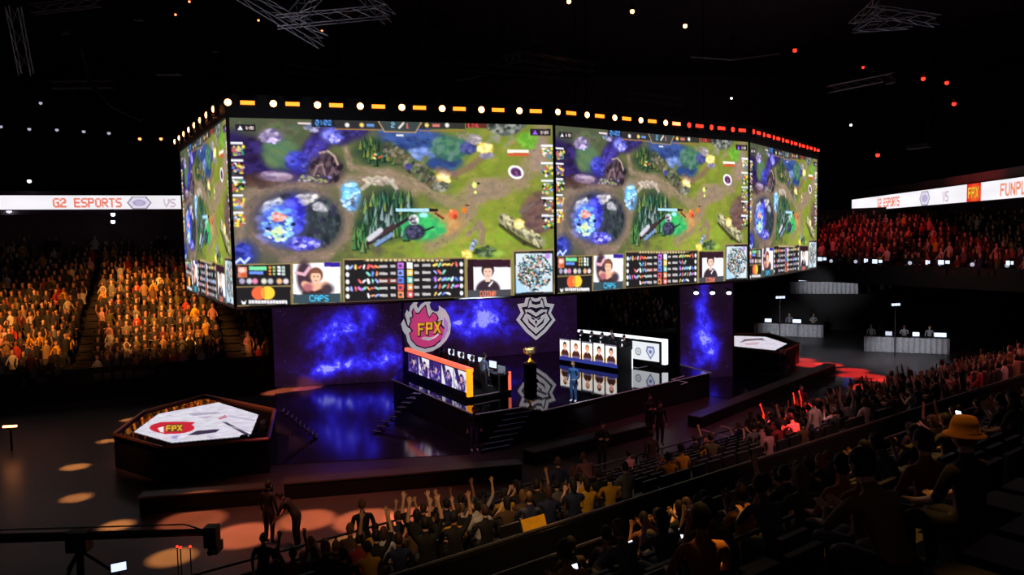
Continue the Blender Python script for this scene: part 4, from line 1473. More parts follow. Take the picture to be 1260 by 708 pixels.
def pp(u, v, z):
    return BPR + UD * u + VD * v + Vector((0, 0, z))


def pbox(us, vs, zs, m, name):
    P = [pp(u, v, z) for z in zs for u, v in ((us[0], vs[0]), (us[0], vs[1]), (us[1], vs[1]), (us[1], vs[0]))]
    b = MB().add(P, [(0, 3, 2, 1), (4, 5, 6, 7), (0, 1, 5, 4), (1, 2, 6, 5), (2, 3, 7, 6), (3, 0, 4, 7)], m)
    return put(b.build(name), back)


pbox((0, LP), (.02, .14), (.0, 1.5), 'black', 'panel_body')
pbox((-.1, LP), (-.06, .1), (1.4, 1.54), 'tube_white', 'top_light_tube')
pbox((-.12, .1), (-.12, .12), (.22, 1.54), 'tube_white', 'end_light_tube')
c = Canvas(300, 60, (236, 240, 246))
for x in (60, 120, 180, 225):
    c.ring(x, 32, 9, 11, (120, 124, 140), .25)
    c.ell(x, 32, 4, 5, (170, 172, 184))
c.poly([(256, 10), (280, 10), (284, 28), (268, 54), (252, 28)], (110, 120, 170))
c.poly([(260, 16), (276, 16), (279, 28), (268, 46), (257, 28)], (220, 226, 244))
c.ell(268, 28, 5, 6, (90, 100, 160))
o = grid_mesh('banner_print', c, 150, 30, [pp(LP - .1, -.0, 1.26), pp(.36, -.0, 1.26), pp(.36, 0, .3), pp(LP - .1, 0, .3)], SCREEN_MATS[1])
put(o, back)
b = MB()
b.add([dp(-.1, 1.5, .03), dp(-.1, 2.9, .03), dp(LD * .5, 2.9, .03), dp(LD * .5, 1.5, .03)], [(0, 3, 2, 1)], 'grey')
b.plate([dp(-.1, 1.4, .0), dp(-.1, 2.9, .0), dp(LD, 2.9, .0), dp(LD, 1.4, .0)], Vector((0, 0, .03)), 'white')
tag(b.build('riser_mat'), 'pale floor mat between the right team desk and the white panel', 'mat')

# ---------------------------------------------------------------- trophy on its pedestal
tp = G(652.5, 468.5, ZS)
e = empty('pedestal', tp, .3, 'black square pedestal under the gold-lit trophy at the stage centre', 'pedestal')
b = MB()
b.box((0, 0, .04), (.62, .62, .08), 'black')
b.build('foot', e, bevel=.01)
b = MB()
b.box((0, 0, .45), (.5, .5, .74), 'drape')
b.build('column', e, bevel=.01)
b = MB()
b.box((0, 0, .845), (.58, .58, .05), 'steel')
b.build('cap', e, bevel=.01)
t = empty('trophy', tp + Vector((0, 0, .872)), .3, 'tall gold and silver trophy cup standing on the black pedestal', 'trophy')


def lathe(prof, m, sides=16):
    b = MB()
    vs, fs = [], []
    for r, z in prof:
        for k in range(sides):
            q = 2 * math.pi * k / sides
            vs.append((r * math.cos(q), r * math.sin(q), z))
    for i in range(len(prof) - 1):
        for k in range(sides):
            fs.append((i * sides + k, i * sides + (k + 1) % sides, (i + 1) * sides + (k + 1) % sides, (i + 1) * sides + k))
    return b.add(vs, fs, m)


lathe([(0, 0), (.2, 0), (.2, .06), (.1, .1), (.05, .2), (.045, .34), (.08, .38)], 'gold').build('stem', t, True)
lathe([(.06, .36), (.14, .42), (.2, .55), (.24, .74), (.225, .74), (.18, .56), (.1, .45), (0, .43)], 'silver').build('bowl', t, True)
for s in (-1, 1):
    b = MB()
    b.tube([(s * .14, 0, .44), (s * .27, 0, .5), (s * .3, 0, .66), (s * .24, 0, .76)], [.025, .03, .03, .02], 'gold', 7)
    b.build('handle', t, True)

# ---------------------------------------------------------------- hexagonal platforms left and right
def hex_platform(outer, inner, z, label, seed, edge, plabel):
    cx = sum(p[0] for p in outer) / len(outer)
    cy = sum(p[1] for p in outer) / len(outer)
    e = empty('hexagonal_platform', (cx, cy, 0), 0, label, 'platform')
    b = MB()
    b.prism(outer, 0.02, z - .05, 'drape')
    put(b.build('skirt'), e)
    b = MB()
    b.prism(outer, z - .05, z, 'gloss')
    put(b.build('deck'), e)
    for A, B in zip(outer, outer[1:] + outer[:1]):
        b = MB()
        b.tube([(A[0], A[1], z + .04), (B[0], B[1], z + .04)], .07, edge, 5)
        put(b.build('edge_rail'), e)
    return e


def floor_screen(e, corners, poly, z, c, nx, ny):
    """the lit floor picture: cells of a fine grid over the corners whose centres fall inside the outline."""
    o = grid_mesh('floor_display', c, nx, ny, corners, FLOORP)
    me = o.data
    bm = bmesh.new()
    bm.from_mesh(me)
    P = [(p[0], p[1]) for p in poly]
    dead = []
    for f in bm.faces:
        q = f.calc_center_median()
        ins = False
        for i in range(len(P)):
            (xa, ya), (xb, yb) = P[i], P[i - 1]
            if (ya > q.y) != (yb > q.y) and q.x < (xb - xa) * (q.y - ya) / (yb - ya) + xa:
                ins = not ins
        if not ins:
            dead.append(f)
    bmesh.ops.delete(bm, geom=dead, context='FACES')
    bm.to_mesh(me)
    bm.free()
    return put(o, e)


FLOORP = print_mat('floor_screen_print', .95)
HL = [G(x, y, ZS) for x, y in ((140, 536), (200, 553), (330, 541.5), (338, 506), (252, 488), (177, 508))]
IL = [G(x, y, ZS) for x, y in ((164.8, 532), (211.5, 545.3), (307.8, 536.7), (318, 511), (268.7, 495.7), (195, 510))]
e = hex_platform([tuple(p[:2]) for p in HL], IL, ZS, 'left hexagonal platform with a white lit floor and copper edge', 1, 'copper', '')
x0, x1, y0, y1 = min(p.x for p in IL), max(p.x for p in IL), min(p.y for p in IL), max(p.y for p in IL)
# the drawing is set out in the plan of the floor, seen from above
W_, H_ = 260, int(260 * (y1 - y0) / (x1 - x0))


def plan(p):
    return ((p.x - x0) / (x1 - x0) * W_, (y1 - p.y) / (y1 - y0) * H_)


def floor_art(big, words):
    c = Canvas(W_, H_, (224, 218, 232))
    c.noise(.03, (20, 60), 2)
    return c


c = floor_art(True, '')


def fpoly(c, px, colr, a=1.0):
    c.poly([plan(G(x, y, ZS)) for x, y in px], colr, a)


def fell(c, x, y, rx, ry, colr, n=20, a=1.0):
    fpoly(c, [(x + rx * math.cos(2 * math.pi * i / n), y + ry * math.sin(2 * math.pi * i / n)) for i in range(n)], colr, a)


z6 = lambda x, y: (120 + x / 5.245, 470 + y / 5.245)
for px, colr, a in (([(575, 345), (640, 318), (790, 305), (760, 328), (640, 345)], (64, 50, 78), 1), ([(800, 260), (830, 262), (990, 345), (960, 350)], (70, 60, 84), 1), ([(575, 205), (760, 195), (800, 205), (620, 222)], (170, 160, 184), .8),
                    ([(840, 215), (1010, 245), (1015, 256), (840, 228)], (190, 184, 206), .8), ([(640, 228), (740, 222), (700, 240)], (190, 170, 190), .8), ([(770, 240), (820, 214), (838, 230), (790, 246)], (196, 110, 130), .8), ([(470, 355), (520, 345), (510, 372), (480, 370)], (150, 140, 200), .7),
                    ([(850, 285), (1000, 318), (1000, 330), (860, 296)], (200, 194, 214), .7), ([(700, 345), (760, 360), (720, 372)], (190, 186, 210), .7)):
    fpoly(c, [z6(*p) for p in px], colr, a)
fell(c, *z6(478, 298), 28, 7.6, (206, 40, 58))
fpoly(c, [z6(*p) for p in ((330, 300), (400, 262), (540, 258), (630, 262), (590, 292), (560, 330), (430, 340))], (206, 40, 58))
fpoly(c, [z6(*p) for p in ((386, 300), (424, 290), (424, 330), (404, 325))], (250, 240, 240))
fpoly(c, [z6(*p) for p in ((430, 278), (545, 272), (548, 322), (445, 326))], (120, 60, 34))
YL = (236, 190, 60)


def zq(q):
    fpoly(c, [z6(*p) for p in q], YL)


for xa, kk in ((440, 'F'), (476, 'P')):
    zq([(xa, 284), (xa + 9, 283), (xa + 9, 319), (xa, 320)])
    zq([(xa, 284), (xa + 30, 282), (xa + 30, 290), (xa, 292)])
    zq([(xa, 300), (xa + 28, 298), (xa + 28, 305), (xa, 307)])
    if kk == 'P':
        zq([(xa + 22, 283), (xa + 30, 282), (xa + 30, 304), (xa + 22, 305)])
zq([(510, 281), (520, 280), (545, 316), (535, 317)])
zq([(536, 279), (545, 279), (519, 318), (509, 319)])
floor_screen(e, [(x0, y1, ZS + .012), (x1, y1, ZS + .012), (x1, y0, ZS + .012), (x0, y0, ZS + .012)], IL, ZS, c, 150, 150)
b = MB()
for x, y in ((300, 541), (312, 540), (322, 532), (325, 522), (316, 538)):
    p = G(x, y, ZS)
    b.box(p + Vector((0, 0, .08)), (.22, .2, .14), 'steel', rz=x)
tag(b.build('equipment_cases'), 'small dark equipment boxes at the right corner of the left platform', 'equipment', kind='stuff')

z5 = lambda x, y: (820 + x / 6.3, 340 + y / 6.3)
IR = [G(*z5(x, y), ZS) for x, y in ((225, 485), (540, 545), (840, 575), (935, 525), (770, 472), (560, 465), (380, 466))]
HR = [G(*z5(x, y), ZS) for x, y in ((120, 485), (540, 570), (870, 598), (1030, 526), (800, 452), (540, 450), (330, 455))]
e = hex_platform([tuple(p[:2]) for p in HR], IR, ZS, 'right hexagonal platform with a white lit floor and red edge', 2, 'copper', '')
x0, x1, y0, y1 = min(p.x for p in IR), max(p.x for p in IR), min(p.y for p in IR), max(p.y for p in IR)
W_, H_ = 260, int(260 * (y1 - y0) / (x1 - x0))
c = floor_art(True, '')
for px, colr, a in (([(560, 520), (600, 490), (740, 482), (760, 500), (700, 497), (610, 505)], (110, 84, 96), .9), ([(430, 500), (510, 492), (510, 530), (430, 524)], (214, 180, 160), .9), ([(600, 520), (720, 512), (700, 532), (610, 536)], (210, 170, 180), .8), ([(505, 466), (522, 466), (526, 545), (512, 543)], (190, 150, 140), .8)):
    fpoly(c, [z5(*p) for p in px], colr, a)
floor_screen(e, [(x0, y1, ZS + .012), (x1, y1, ZS + .012), (x1, y0, ZS + .012), (x0, y0, ZS + .012)], IR, ZS, c, 110, 110)

# ---------------------------------------------------------------- low black barriers, tape, floor boxes
def barrier(p, q, h, w, label):
    p, q = Vector(p), Vector(q)
    p.z = q.z = 0
    L = (q - p).length
    e = empty('low_barrier', p, math.atan2((q - p).y, (q - p).x), label, 'barrier')
    b = MB()
    b.box((L / 2, w / 2, h / 2 - .02), (L, w, h - .04), 'drape')
    b.build('body', e)
    b = MB()
    b.box((L / 2, w / 2, h - .02), (L + .04, w + .04, .05), 'rail')
    b.build('top_board', e)
    return e


barrier(G(172, 634, 0), G(334, 621, 0), .55, .5, 'long low black barrier in front of the left hexagonal platform')
barrier(G(350, 616, 0), G(642, 591, 0), .55, .6, 'long low black barrier below the stage steps')
barrier(G(657, 574, 0), G(800, 538, 0), .5, .6, 'low black barrier below the right half of the stage')
barrier(G(862, 528, 0), G(1028, 459, 0), .5, .6, 'low black barrier running towards the red-lit floor on the right')
b = MB()
for (xa, ya), (xb, yb) in (((863, 529), (930, 548)), ((886, 524), (912, 531))):
    p, q = G(xa, ya, 0), G(xb, yb, 0)
    n_ = (q - p).cross(Vector((0, 0, 1))).normalized() * .04
    b.add([p - n_ + Vector((0, 0, .004)), q - n_ + Vector((0, 0, .004)), q + n_ + Vector((0, 0, .004)), p + n_ + Vector((0, 0, .004))], [(0, 1, 2, 3)], 'tape')
tag(b.build('tape_marking'), 'two thin pale tape lines on the floor right of the stage', 'marking')

# ---------------------------------------------------------------- white pleated fences of the press places
def pleated(p, q, h, z, label):
    p, q = Vector((p[0], p[1], z)), Vector((q[0], q[1], z))
    L = (q - p).length
    e = empty('pleated_table', p, math.atan2((q - p).y, (q - p).x), label, 'table')
    n = max(8, int(L / .16))
    b = MB()
    top, botm = [], []
    for i in range(n + 1):
        x = L * i / n
        y = .05 * (1 if i % 2 else -1)
        top.append((x, y, h))
        botm.append((x, y * 1.5, .02))
    k = len(top)
    b.add(top + botm, [(i, k + i, k + i + 1, i + 1) for i in range(k - 1)], 'grey')
    b.build('pleated_skirt', e)
    b = MB()
    b.box((L / 2, .35, h + .015), (L + .05, .85, .03), 'black')
    b.build('table_top', e)
    for x in (.2, L / 2, L - .2):
        b = MB()
        b.box((x, .6, h / 2), (.05, .05, h), 'steel')
        b.build('leg', e)
    return e


pleated((23.66, 51.29), (28.4, 49.45), 1.05, 0, 'long table with pale pleated skirt, the nearest on the right floor')
pleated((19.09, 60.25), (23.73, 58.21), 1.0, 0, 'long table with pale pleated skirt left of the nearest one')
pleated((22.9, 63.1), (28.0, 61.9), 1.0, 3.0, 'long table with pale pleated skirt up on the press terrace')
# ---------------------------------------------------------------- people
def V(*a):
    return np.array(a, float)


def head_mesh(turn=0.0, tilt=0.0, hair='short'):
    """head with face (sphere shaped into skull, jaw, nose, sockets, ears) and a separate hair shell; origin at the head's middle."""
    def shaped(seg, rings, k=1.0):
        vs = []
        for i in range(rings + 1):
            a = math.pi * i / rings
            for j in range(seg):
                q = 2 * math.pi * j / seg
                dx, dy, dz = math.sin(a) * math.cos(q), math.sin(a) * math.sin(q), math.cos(a)
                jaw = 1 - .28 * max(0, -dz - .15)
                x, y, z = .076 * dx * jaw * k, .097 * dy * (1 - .12 * max(0, -dz)) * k, .118 * dz * k
                if dy > 0 and k == 1:
                    y += .024 * math.exp(-((dx / .16) ** 2 + ((dz + .12) / .2) ** 2))
                    y -= .012 * math.exp(-(((abs(dx) - .4) / .17) ** 2 + ((dz - .1) / .12) ** 2))
                    y += .010 * math.exp(-((dx / .3) ** 2 + ((dz + .85) / .25) ** 2))
                if k == 1:
                    x += math.copysign(.016, dx) * math.exp(-((dy / .14) ** 2 + ((dz + .02) / .2) ** 2)) * (abs(dx) > .8)
                vs.append((x, y, z, dx, dy, dz))
        fs = [(i * seg + j, (i + 1) * seg + j, (i + 1) * seg + (j + 1) % seg, i * seg + (j + 1) % seg) for i in range(rings) for j in range(seg)]
        return vs, fs
    hv, hf = shaped(20, 14)
    fm = []
    for f in hf:
        d = np.mean([hv[i][3:] for i in f], axis=0)
        m = 'skin'
        if d[1] > .5:
            if abs(abs(d[0]) - .4) < .13 and abs(d[2] - .1) < .09:
                m = 'eye'
            elif abs(d[0]) < .26 and abs(d[2] + .5) < .1:
                m = 'mouth'
        fm.append(m)
    sv, sf = shaped(16, 10, 1.1)
    hairf = []
    for f in sf:
        d = np.mean([sv[i][3:] for i in f], axis=0)
        lim = .42 if d[1] > .25 else (-.1 if d[1] > -.1 else -.62)
        if d[2] > lim:
            hairf.append(f)
    hairv = [list(v[:3]) for v in sv]
    if hair == 'long':
        hairf = [f for f in sf if (lambda d: d[2] > (.42 if d[1] > .3 else -1))(np.mean([sv[i][3:] for i in f], axis=0))]
        for v in hairv:
            if v[2] < -.02:
                v[2] = -.02 + (v[2] + .02) * 2.0
                v[1] -= .02
    R = Matrix.Rotation(turn, 3, 'Z') @ Matrix.Rotation(tilt, 3, 'X')
    tr = lambda vs: [R @ Vector(v[:3]) for v in vs]
    return tr(hv), hf, fm, tr(hairv), hairf


def arm_chain(sh, el, wr, hd, side):
    """shoulder, elbow, wrist and five bent fingers; hd is the hand's direction."""
    hd = hd / np.linalg.norm(hd)
    palm = wr + hd * .055
    up = np.cross(hd, V(side, 0, .2))
    up /= np.linalg.norm(up)
    lat = np.cross(up, hd)
    out = [('sh', sh, .058), ('el', el, .044), ('wr', wr, .03), ('palm', palm, .036)]
    fingers = []
    for k, (o, ln) in enumerate(((-.03, .032), (-.01, .038), (.01, .036), (.03, .028))):
        r0 = palm + lat * o + hd * .035
        k1 = r0 + hd * ln + up * .004
        k2 = k1 + hd * ln * .7 - up * .014
        fingers.append([r0, k1, k2])
    t0 = palm - lat * .035
    t1 = t0 - lat * .026 + hd * .03
    fingers.append([t0, t1, t1 + hd * .024])
    return out, fingers


def person_meshes(name, pose, shirt='shirt', hair='short', sleeves='short', pants='pants', shoe='shoe'):
    """one continuous body grown over a skeleton, with head and face; returns body mesh and hair mesh."""
    P = pose
    pel = V(*P['pelvis'])
    lean = V(*P.get('lean', (0, 0, 1)))
    lean /= np.linalg.norm(lean)
    side = V(1, 0, 0)
    chest, neck = pel + lean * .36, pel + lean * .53
    hc = neck + V(*P.get('head', (0, .02, .16)))
    J, E_, R_ = [], [], []

    def node(p, r, par=None, reg='shirt'):
        J.append(np.array(p, float))
        R_.append(r)
        if par is not None:
            E_.append((par, len(J) - 1, reg))
        return len(J) - 1
    root = node(pel, .135, None)
    sp = node(pel + lean * .17, .125, root)
    ch = node(chest, .14, sp)
    nk0 = node(chest + lean * .12, .09, ch)
    nk = node(neck, .052, nk0, 'skin')
    node(hc - V(0, .01, .03), .06, nk, 'skin')
    fings = []
    for k, s in ((0, -1), (1, 1)):
        sh = chest + lean * .09 + side * s * .185
        el, wr, hd = [V(*q) for q in P['arms'][k]]
        chain, fg = arm_chain(sh, el, wr, hd, s)
        a = node(sh, .062, ch)
        e = node(el, .043, a)
        w = node(wr, .03, e, 'shirt' if sleeves == 'long' else 'skin')
        pm = node(chain[3][1], .034, w, 'skin')
        for f in fg:
            prev = pm
            for i, q in enumerate(f):
                prev = node(q, .0105 - .001 * i, prev, 'skin')
        h0 = node(pel + side * s * .095 - lean * .03, .115, root, 'pants')
        kn, an, to = [V(*q) for q in P['legs'][k]]
        kn_ = node(kn, .07, h0, 'pants')
        an_ = node(an, .045, kn_, 'pants')
        node(to, .035, an_, 'shoe')
    me = bpy.data.meshes.new(name + '_skeleton')
    me.from_pydata([tuple(p) for p in J], [(a, b) for a, b, _ in E_], [])
    o = bpy.data.objects.new(name, me)
    COL.objects.link(o)
    md = o.modifiers.new('skin', 'SKIN')
    for i, sv in enumerate(me.skin_vertices[0].data):
        sv.radius = (R_[i], R_[i] * (.78 if i in (0, 1, 2) else 1.0))
        sv.use_root = i == 0
    o.modifiers.new('sub', 'SUBSURF').levels = 1
    dg = bpy.context.evaluated_depsgraph_get()
    ev = o.evaluated_get(dg)
    tm = ev.to_mesh()
    n = len(tm.vertices)
    co = np.empty(n * 3)
    tm.vertices.foreach_get('co', co)
    co = co.reshape(-1, 3)
    faces = [tuple(p.vertices) for p in tm.polygons]
    ev.to_mesh_clear()
    bpy.data.objects.remove(o)
    bpy.data.meshes.remove(me)
    cen = np.array([co[list(f)].mean(0) for f in faces])
    best, reg = np.full(len(faces), 1e9), np.zeros(len(faces), int)
    names = ['shirt', 'skin', 'pants', 'shoe']
    for a, b, rg in E_:
        A, D = J[a], J[b] - J[a]
        t = np.clip(((cen - A) @ D) / (D @ D + 1e-9), 0, 1)
        dist = np.linalg.norm(cen - A - t[:, None] * D, axis=1) - (R_[a] * (1 - t) + R_[b] * t)
        k = dist < best
        best[k], reg[k] = dist[k], names.index(rg)
    hv, hf, fm, hrv, hrf = head_mesh(P.get('turn', 0), P.get('tilt', 0), hair)
    b = MB()
    mm = {'shirt': shirt, 'skin': 'skin', 'pants': pants, 'shoe': shoe}
    for k, nm in enumerate(names):
        fs = [f for f, r in zip(faces, reg) if r == k]
        if nm not in b.mats and mm[nm] not in b.mats:
            b.mats.append(mm[nm])
    b.v = [tuple(p) for p in co]
    b.f = list(faces)
    b.m = [b.mats.index(mm[names[r]]) for r in reg]
    base = len(b.v)
    b.v += [tuple(Vector(v) + Vector(hc)) for v in hv]
    for f, m in zip(hf, fm):
        if m not in b.mats:
            b.mats.append(m)
        b.f.append(tuple(base + i for i in f))
        b.m.append(b.mats.index(m))
    body = b.build(name, None, True)
    hb = MB().add([Vector(v) + Vector(hc) for v in hrv], hrf, 'hair')
    hair_o = hb.build('hair', body, True)
    return body, hair_o


def seated(arms, lean=(0, .05, 1), turn=0, tilt=0, head=(0, .03, .16)):
    return dict(pelvis=(0, .02, .56), lean=lean, arms=arms, turn=turn, tilt=tilt, head=head,
                legs=[((-.12, .44, .55), (-.12, .42, .1), (-.13, .58, .05)), ((.12, .44, .55), (.12, .40, .1), (.13, .56, .05))])


def standing(arms, lean=(0, .03, 1), turn=0, tilt=0, legs=None, head=(0, .02, .16), pel=(0, 0, .95)):
    return dict(pelvis=pel, lean=lean, arms=arms, turn=turn, tilt=tilt, head=head,
                legs=legs or [((-.1, .02, .5), (-.1, -.02, .09), (-.12, .13, .05)), ((.1, .02, .5), (.1, -.02, .09), (.12, .13, .05))])


POSES = {
    'seated_resting': seated([((-.27, .1, .78), (-.16, .34, .68), (.3, 1, -.1)), ((.27, .1, .78), (.16, .34, .68), (-.3, 1, -.1))]),
    'clapping': seated([((-.28, .14, .86), (-.06, .36, 1.02), (.4, .5, .7)), ((.28, .14, .86), (.06, .36, 1.02), (-.4, .5, .7))], turn=.25),
    'arms_raised': seated([((-.3, .08, 1.3), (-.26, .1, 1.58), (0, .1, 1)), ((.3, .08, 1.3), (.24, .12, 1.58), (0, .1, 1))], tilt=.15),
    'one_arm_raised': seated([((-.27, .1, .78), (-.14, .32, .68), (.3, 1, -.1)), ((.32, .1, 1.26), (.3, .2, 1.52), (0, .2, 1))], turn=-.3),
    'leaning': seated([((-.22, .42, .72), (-.08, .56, .78), (.2, 1, .3)), ((.22, .42, .72), (.08, .56, .78), (-.2, 1, .3))], lean=(0, .5, 1), tilt=.1, head=(0, .07, .14)),
    'holding_phone': seated([((-.27, .1, .8), (-.1, .34, 1.0), (.3, .6, .8)), ((.26, .12, .82), (.08, .36, 1.02), (-.2, .6, .8))], tilt=-.2),
    'standing_still': standing([((-.25, -.02, 1.16), (-.27, .06, .9), (0, .1, -1)), ((.25, -.02, 1.16), (.27, .06, .9), (0, .1, -1))]),
    'standing_arms_up': standing([((-.36, .05, 1.6), (-.34, .08, 1.88), (0, .1, 1)), ((.36, .05, 1.6), (.3, .1, 1.88), (0, .1, 1))], tilt=.15),
    'standing_crossed': standing([((-.27, .08, 1.18), (.04, .24, 1.2), (1, .1, .1)), ((.27, .08, 1.18), (-.04, .2, 1.16), (-1, .1, .1))], turn=.2),
    'walking': standing([((-.25, -.1, 1.17), (-.25, -.02, .92), (0, .3, -1)), ((.25, .1, 1.17), (.2, .3, 1.0), (-.2, .8, .2))],
                        legs=[((-.1, .14, .52), (-.1, .12, .1), (-.11, .27, .05)), ((.1, .02, .5), (.1, -.2, .13), (.11, -.06, .05))]),
    'bending': standing([((-.24, .42, 1.0), (-.14, .56, .78), (.1, .6, -.7)), ((.24, .42, 1.0), (.14, .56, .78), (-.1, .6, -.7))], lean=(0, .75, 1), head=(0, .12, .08), tilt=-.4),
    'gaming': seated([((-.27, .16, .8), (-.14, .42, .8), (.1, 1, 0)), ((.27, .16, .8), (.14, .42, .8), (-.1, 1, 0))], lean=(0, .12, 1), tilt=-.1),
}
PROTO = {}
for nm, pz in POSES.items():
    for hs in (('short', 'long') if nm in ('seated_resting', 'clapping', 'arms_raised', 'holding_phone') else ('short',)):
        PROTO[nm, hs] = person_meshes('person', pz, hair=hs, sleeves='long' if nm in ('standing_still', 'gaming', 'standing_crossed', 'walking', 'leaning') else 'short')
SHOW = {'seated_resting': 'seated', 'clapping': 'seated clapping', 'arms_raised': 'seated arms-raised', 'one_arm_raised': 'seated one-arm-raised', 'leaning': 'seated leaning forward',
        'holding_phone': 'seated hands-up', 'standing_still': 'standing', 'standing_arms_up': 'standing arms-up', 'standing_crossed': 'standing with crossed arms', 'walking': 'walking', 'bending': 'bending over', 'gaming': 'seated at the desk'}
N_PEOPLE = 0


def put_person(pose, loc, rz, colr, label, group=None, hs='short', scale=1.0, cname=None):
    """a copy of a built person and of the hair; colr is the shirt's own colour."""
    global N_PEOPLE
    key = (pose, hs) if (pose, hs) in PROTO else (pose, 'short')
    body, hair_ = PROTO[key]
    o = body.copy()
    h = hair_.copy()
    COL.objects.link(o)
    COL.objects.link(h)
    h.parent = o
    o.location, o.rotation_euler, o.scale = loc, (0, 0, rz), (scale,) * 3
    o.color = h.color = (*lin(colr), 1)
    N_PEOPLE += 1
    return tag(o, label, 'person', group)


def facing(v):
    """turn about z that points +y along v."""
    return math.atan2(-v[0], v[1])


SHIRTS = [('black', (24, 22, 24)), ('dark blue', (34, 44, 84)), ('grey', (110, 108, 112)), ('white', (214, 210, 208)), ('yellow', (226, 168, 34)), ('red', (168, 44, 44)), ('maroon', (96, 36, 44)), ('pale pink', (206, 150, 156)), ('brown', (104, 74, 52)), ('olive', (92, 88, 52))]
MEN = standing([((-.25, -.02, 1.16), (-.2, .2, 1.0), (.2, .8, .1)), ((.25, -.02, 1.16), (.24, .1, .92), (0, .2, -1))], turn=.2)
body, hr = person_meshes('person', MEN, hair='short', sleeves='long', pants='jeans', shoe='whiteshoe')
body.location = G(706, 495, ZS)
body.rotation_euler = (0, 0, facing((-.55, -.8)))
body.color = (*lin((44, 92, 150)), 1)
tag(body, 'man in blue jacket, blue jeans and white shoes standing at the stage edge', 'person')

# ---------------------------------------------------------------- players, chairs, monitors
def gaming_chair(loc, rz, label):
    e = empty('gaming_chair', loc, rz, label, 'chair', 'chairs at the team desks')
    for nm, c_, s_ in (('seat', (0, .02, .42), (.5, .5, .08)), ('backrest', (0, -.24, .82), (.5, .09, .78)), ('headrest', (0, -.2, 1.2), (.3, .07, .14))):
        b = MB()
        b.box(c_, s_, 'seatback')
        b.build(nm, e, bevel=.03)
    b = MB()
    b.tube([(0, 0, .06), (0, 0, .38)], .035, 'black', 8)
    for k in range(5):
        q = 2 * math.pi * k / 5
        b.tube([(0, 0, .07), (.28 * math.cos(q), .28 * math.sin(q), .03)], .02, 'black', 5)
    b.build('star_base', e)
    for s in (-1, 1):
        b = MB()
        b.box((s * .27, .02, .66), (.05, .3, .04), 'black')
        b.box((s * .27, .0, .54), (.03, .05, .22), 'black')
        b.build('armrest', e)


def monitor(loc, rz, label):
    e = empty('monitor', loc, rz, label, 'monitor', 'monitors on the team desks')
    b = MB()
    b.box((0, 0, .3), (.56, .04, .34), 'black')
    cs_ = b.build('case', e, bevel=.01)
    b = MB()
    b.box((0, -.024, .3), (.52, .006, .3), 'screen_glow')
    b.build('display', cs_)
    b = MB()
    b.box((0, .02, .07), (.06, .03, .14), 'black')
    b.box((0, .0, .01), (.24, .18, .02), 'black')
    b.build('stand', e)


def headset(body_loc, rz, z, label):
    e = empty('headset', body_loc + Vector((0, 0, z)), rz, label, 'headset', 'headsets worn by the players')
    b = MB()
    b.tube([(.095 * math.cos(q), 0, .125 * math.sin(q)) for q in [math.pi * i / 8 for i in range(9)]], .016, 'white', 6)
    b.build('headband', e, True)
    for s in (-1, 1):
        b = MB()
        b.ball((s * .098, 0, -.01), (.025, .045, .05), 'white', 8, 6)
        b.build('ear_cup', e, True)


za = facing(VB)
for k in range(5):
    u = 1.15 + k * 1.12
    L_ = bp(u, WB - .98, .16)
    gaming_chair(L_, za, f'dark gaming chair under the {nth(k)} player from the near end of the left booth')
    put_person('gaming', L_, za, (60, 66, 84) if k % 2 else (34, 40, 54), f'{nth(k)} player from the near end of the left booth, wearing a white headset', 'players at the team desks')
    headset(L_ + VB * .12, za, 1.27, f'white headset on the {nth(k)} player from the near end of the left booth')
    monitor(bp(u, WB - .3, .9), za, f'monitor before the {nth(k)} player from the near end of the left booth')
put_person('standing_still', bp(.42, 1.0, .16), za, (120, 140, 170), 'person in pale blue jacket standing inside the near end of the left booth')
b = MB()
e = empty('monitor', bp(.2, WB - .4, .9), za + math.pi, 'small pale monitor seen from behind on the near corner of the left booth', 'monitor')
b.box((0, 0, .2), (.5, .05, .36), 'grey')
b.build('case', e, bevel=.01)
b = MB()
b.box((0, 0, .02), (.2, .16, .04), 'black')
b.build('stand', e)
zb = facing(-VD)
for k in range(5):
    u = .55 + k * (LD - .9) / 4.3
    L_ = dp(u, 1.3, .22)
    gaming_chair(L_, zb, f'dark gaming chair under the {nth(k)} player from the near end of the right desk')
    put_person('gaming', L_ + Vector((0, 0, .12)), zb, (24, 22, 26), f'{nth(k)} player from the near end of the right desk, in black with a headset', 'players at the team desks')
    headset(L_ - VD * .12, zb, 1.41, f'white headset on the {nth(k)} player from the near end of the right desk')
    monitor(dp(u, .5, .8), zb, f'monitor before the {nth(k)} player from the near end of the right desk')
put_person('standing_still', dp(2.3, 2.2, .03), zb, (40, 40, 46), 'person in dark clothes standing behind the seated players of the right desk')

# ---------------------------------------------------------------- people on the arena floor
for pose, (x, y), fc, colr, lb in (('standing_still', (812, 549), (.2, -1), (20, 18, 22), 'man in dark suit standing on the floor below the right part of the stage'),
                                   ('standing_crossed', (799, 538), (.5, -1), (24, 20, 24), 'person in dark clothes with crossed arms beside the man in the suit'),
                                   ('standing_crossed', (741, 580), (.2, -1), (22, 18, 22), 'bald guard in black standing behind the low barrier, reddish face'),
                                   ('standing_still', (332, 670), (.4, 1), (26, 22, 22), 'tall person in dark clothes standing on the orange-lit floor at left'),
                                   ('bending', (366, 676), (-1, .1), (22, 20, 22), 'camera operator in black bending over on the orange-lit floor'),
                                   ('standing_still', (584, 556), (.2, -1), (20, 18, 20), 'person in dark clothes standing at the foot of the stage steps'),
                                   ('standing_still', (986, 524), (-.6, -.8), (120, 40, 36), 'person lit red standing by the rail at right'),
                                   ('walking', (965, 470), (-.6, -.8), (40, 30, 30), 'person walking on the dark floor beyond the right barrier')):
    put_person(pose, G(x, y, 0), facing(fc), colr, lb)
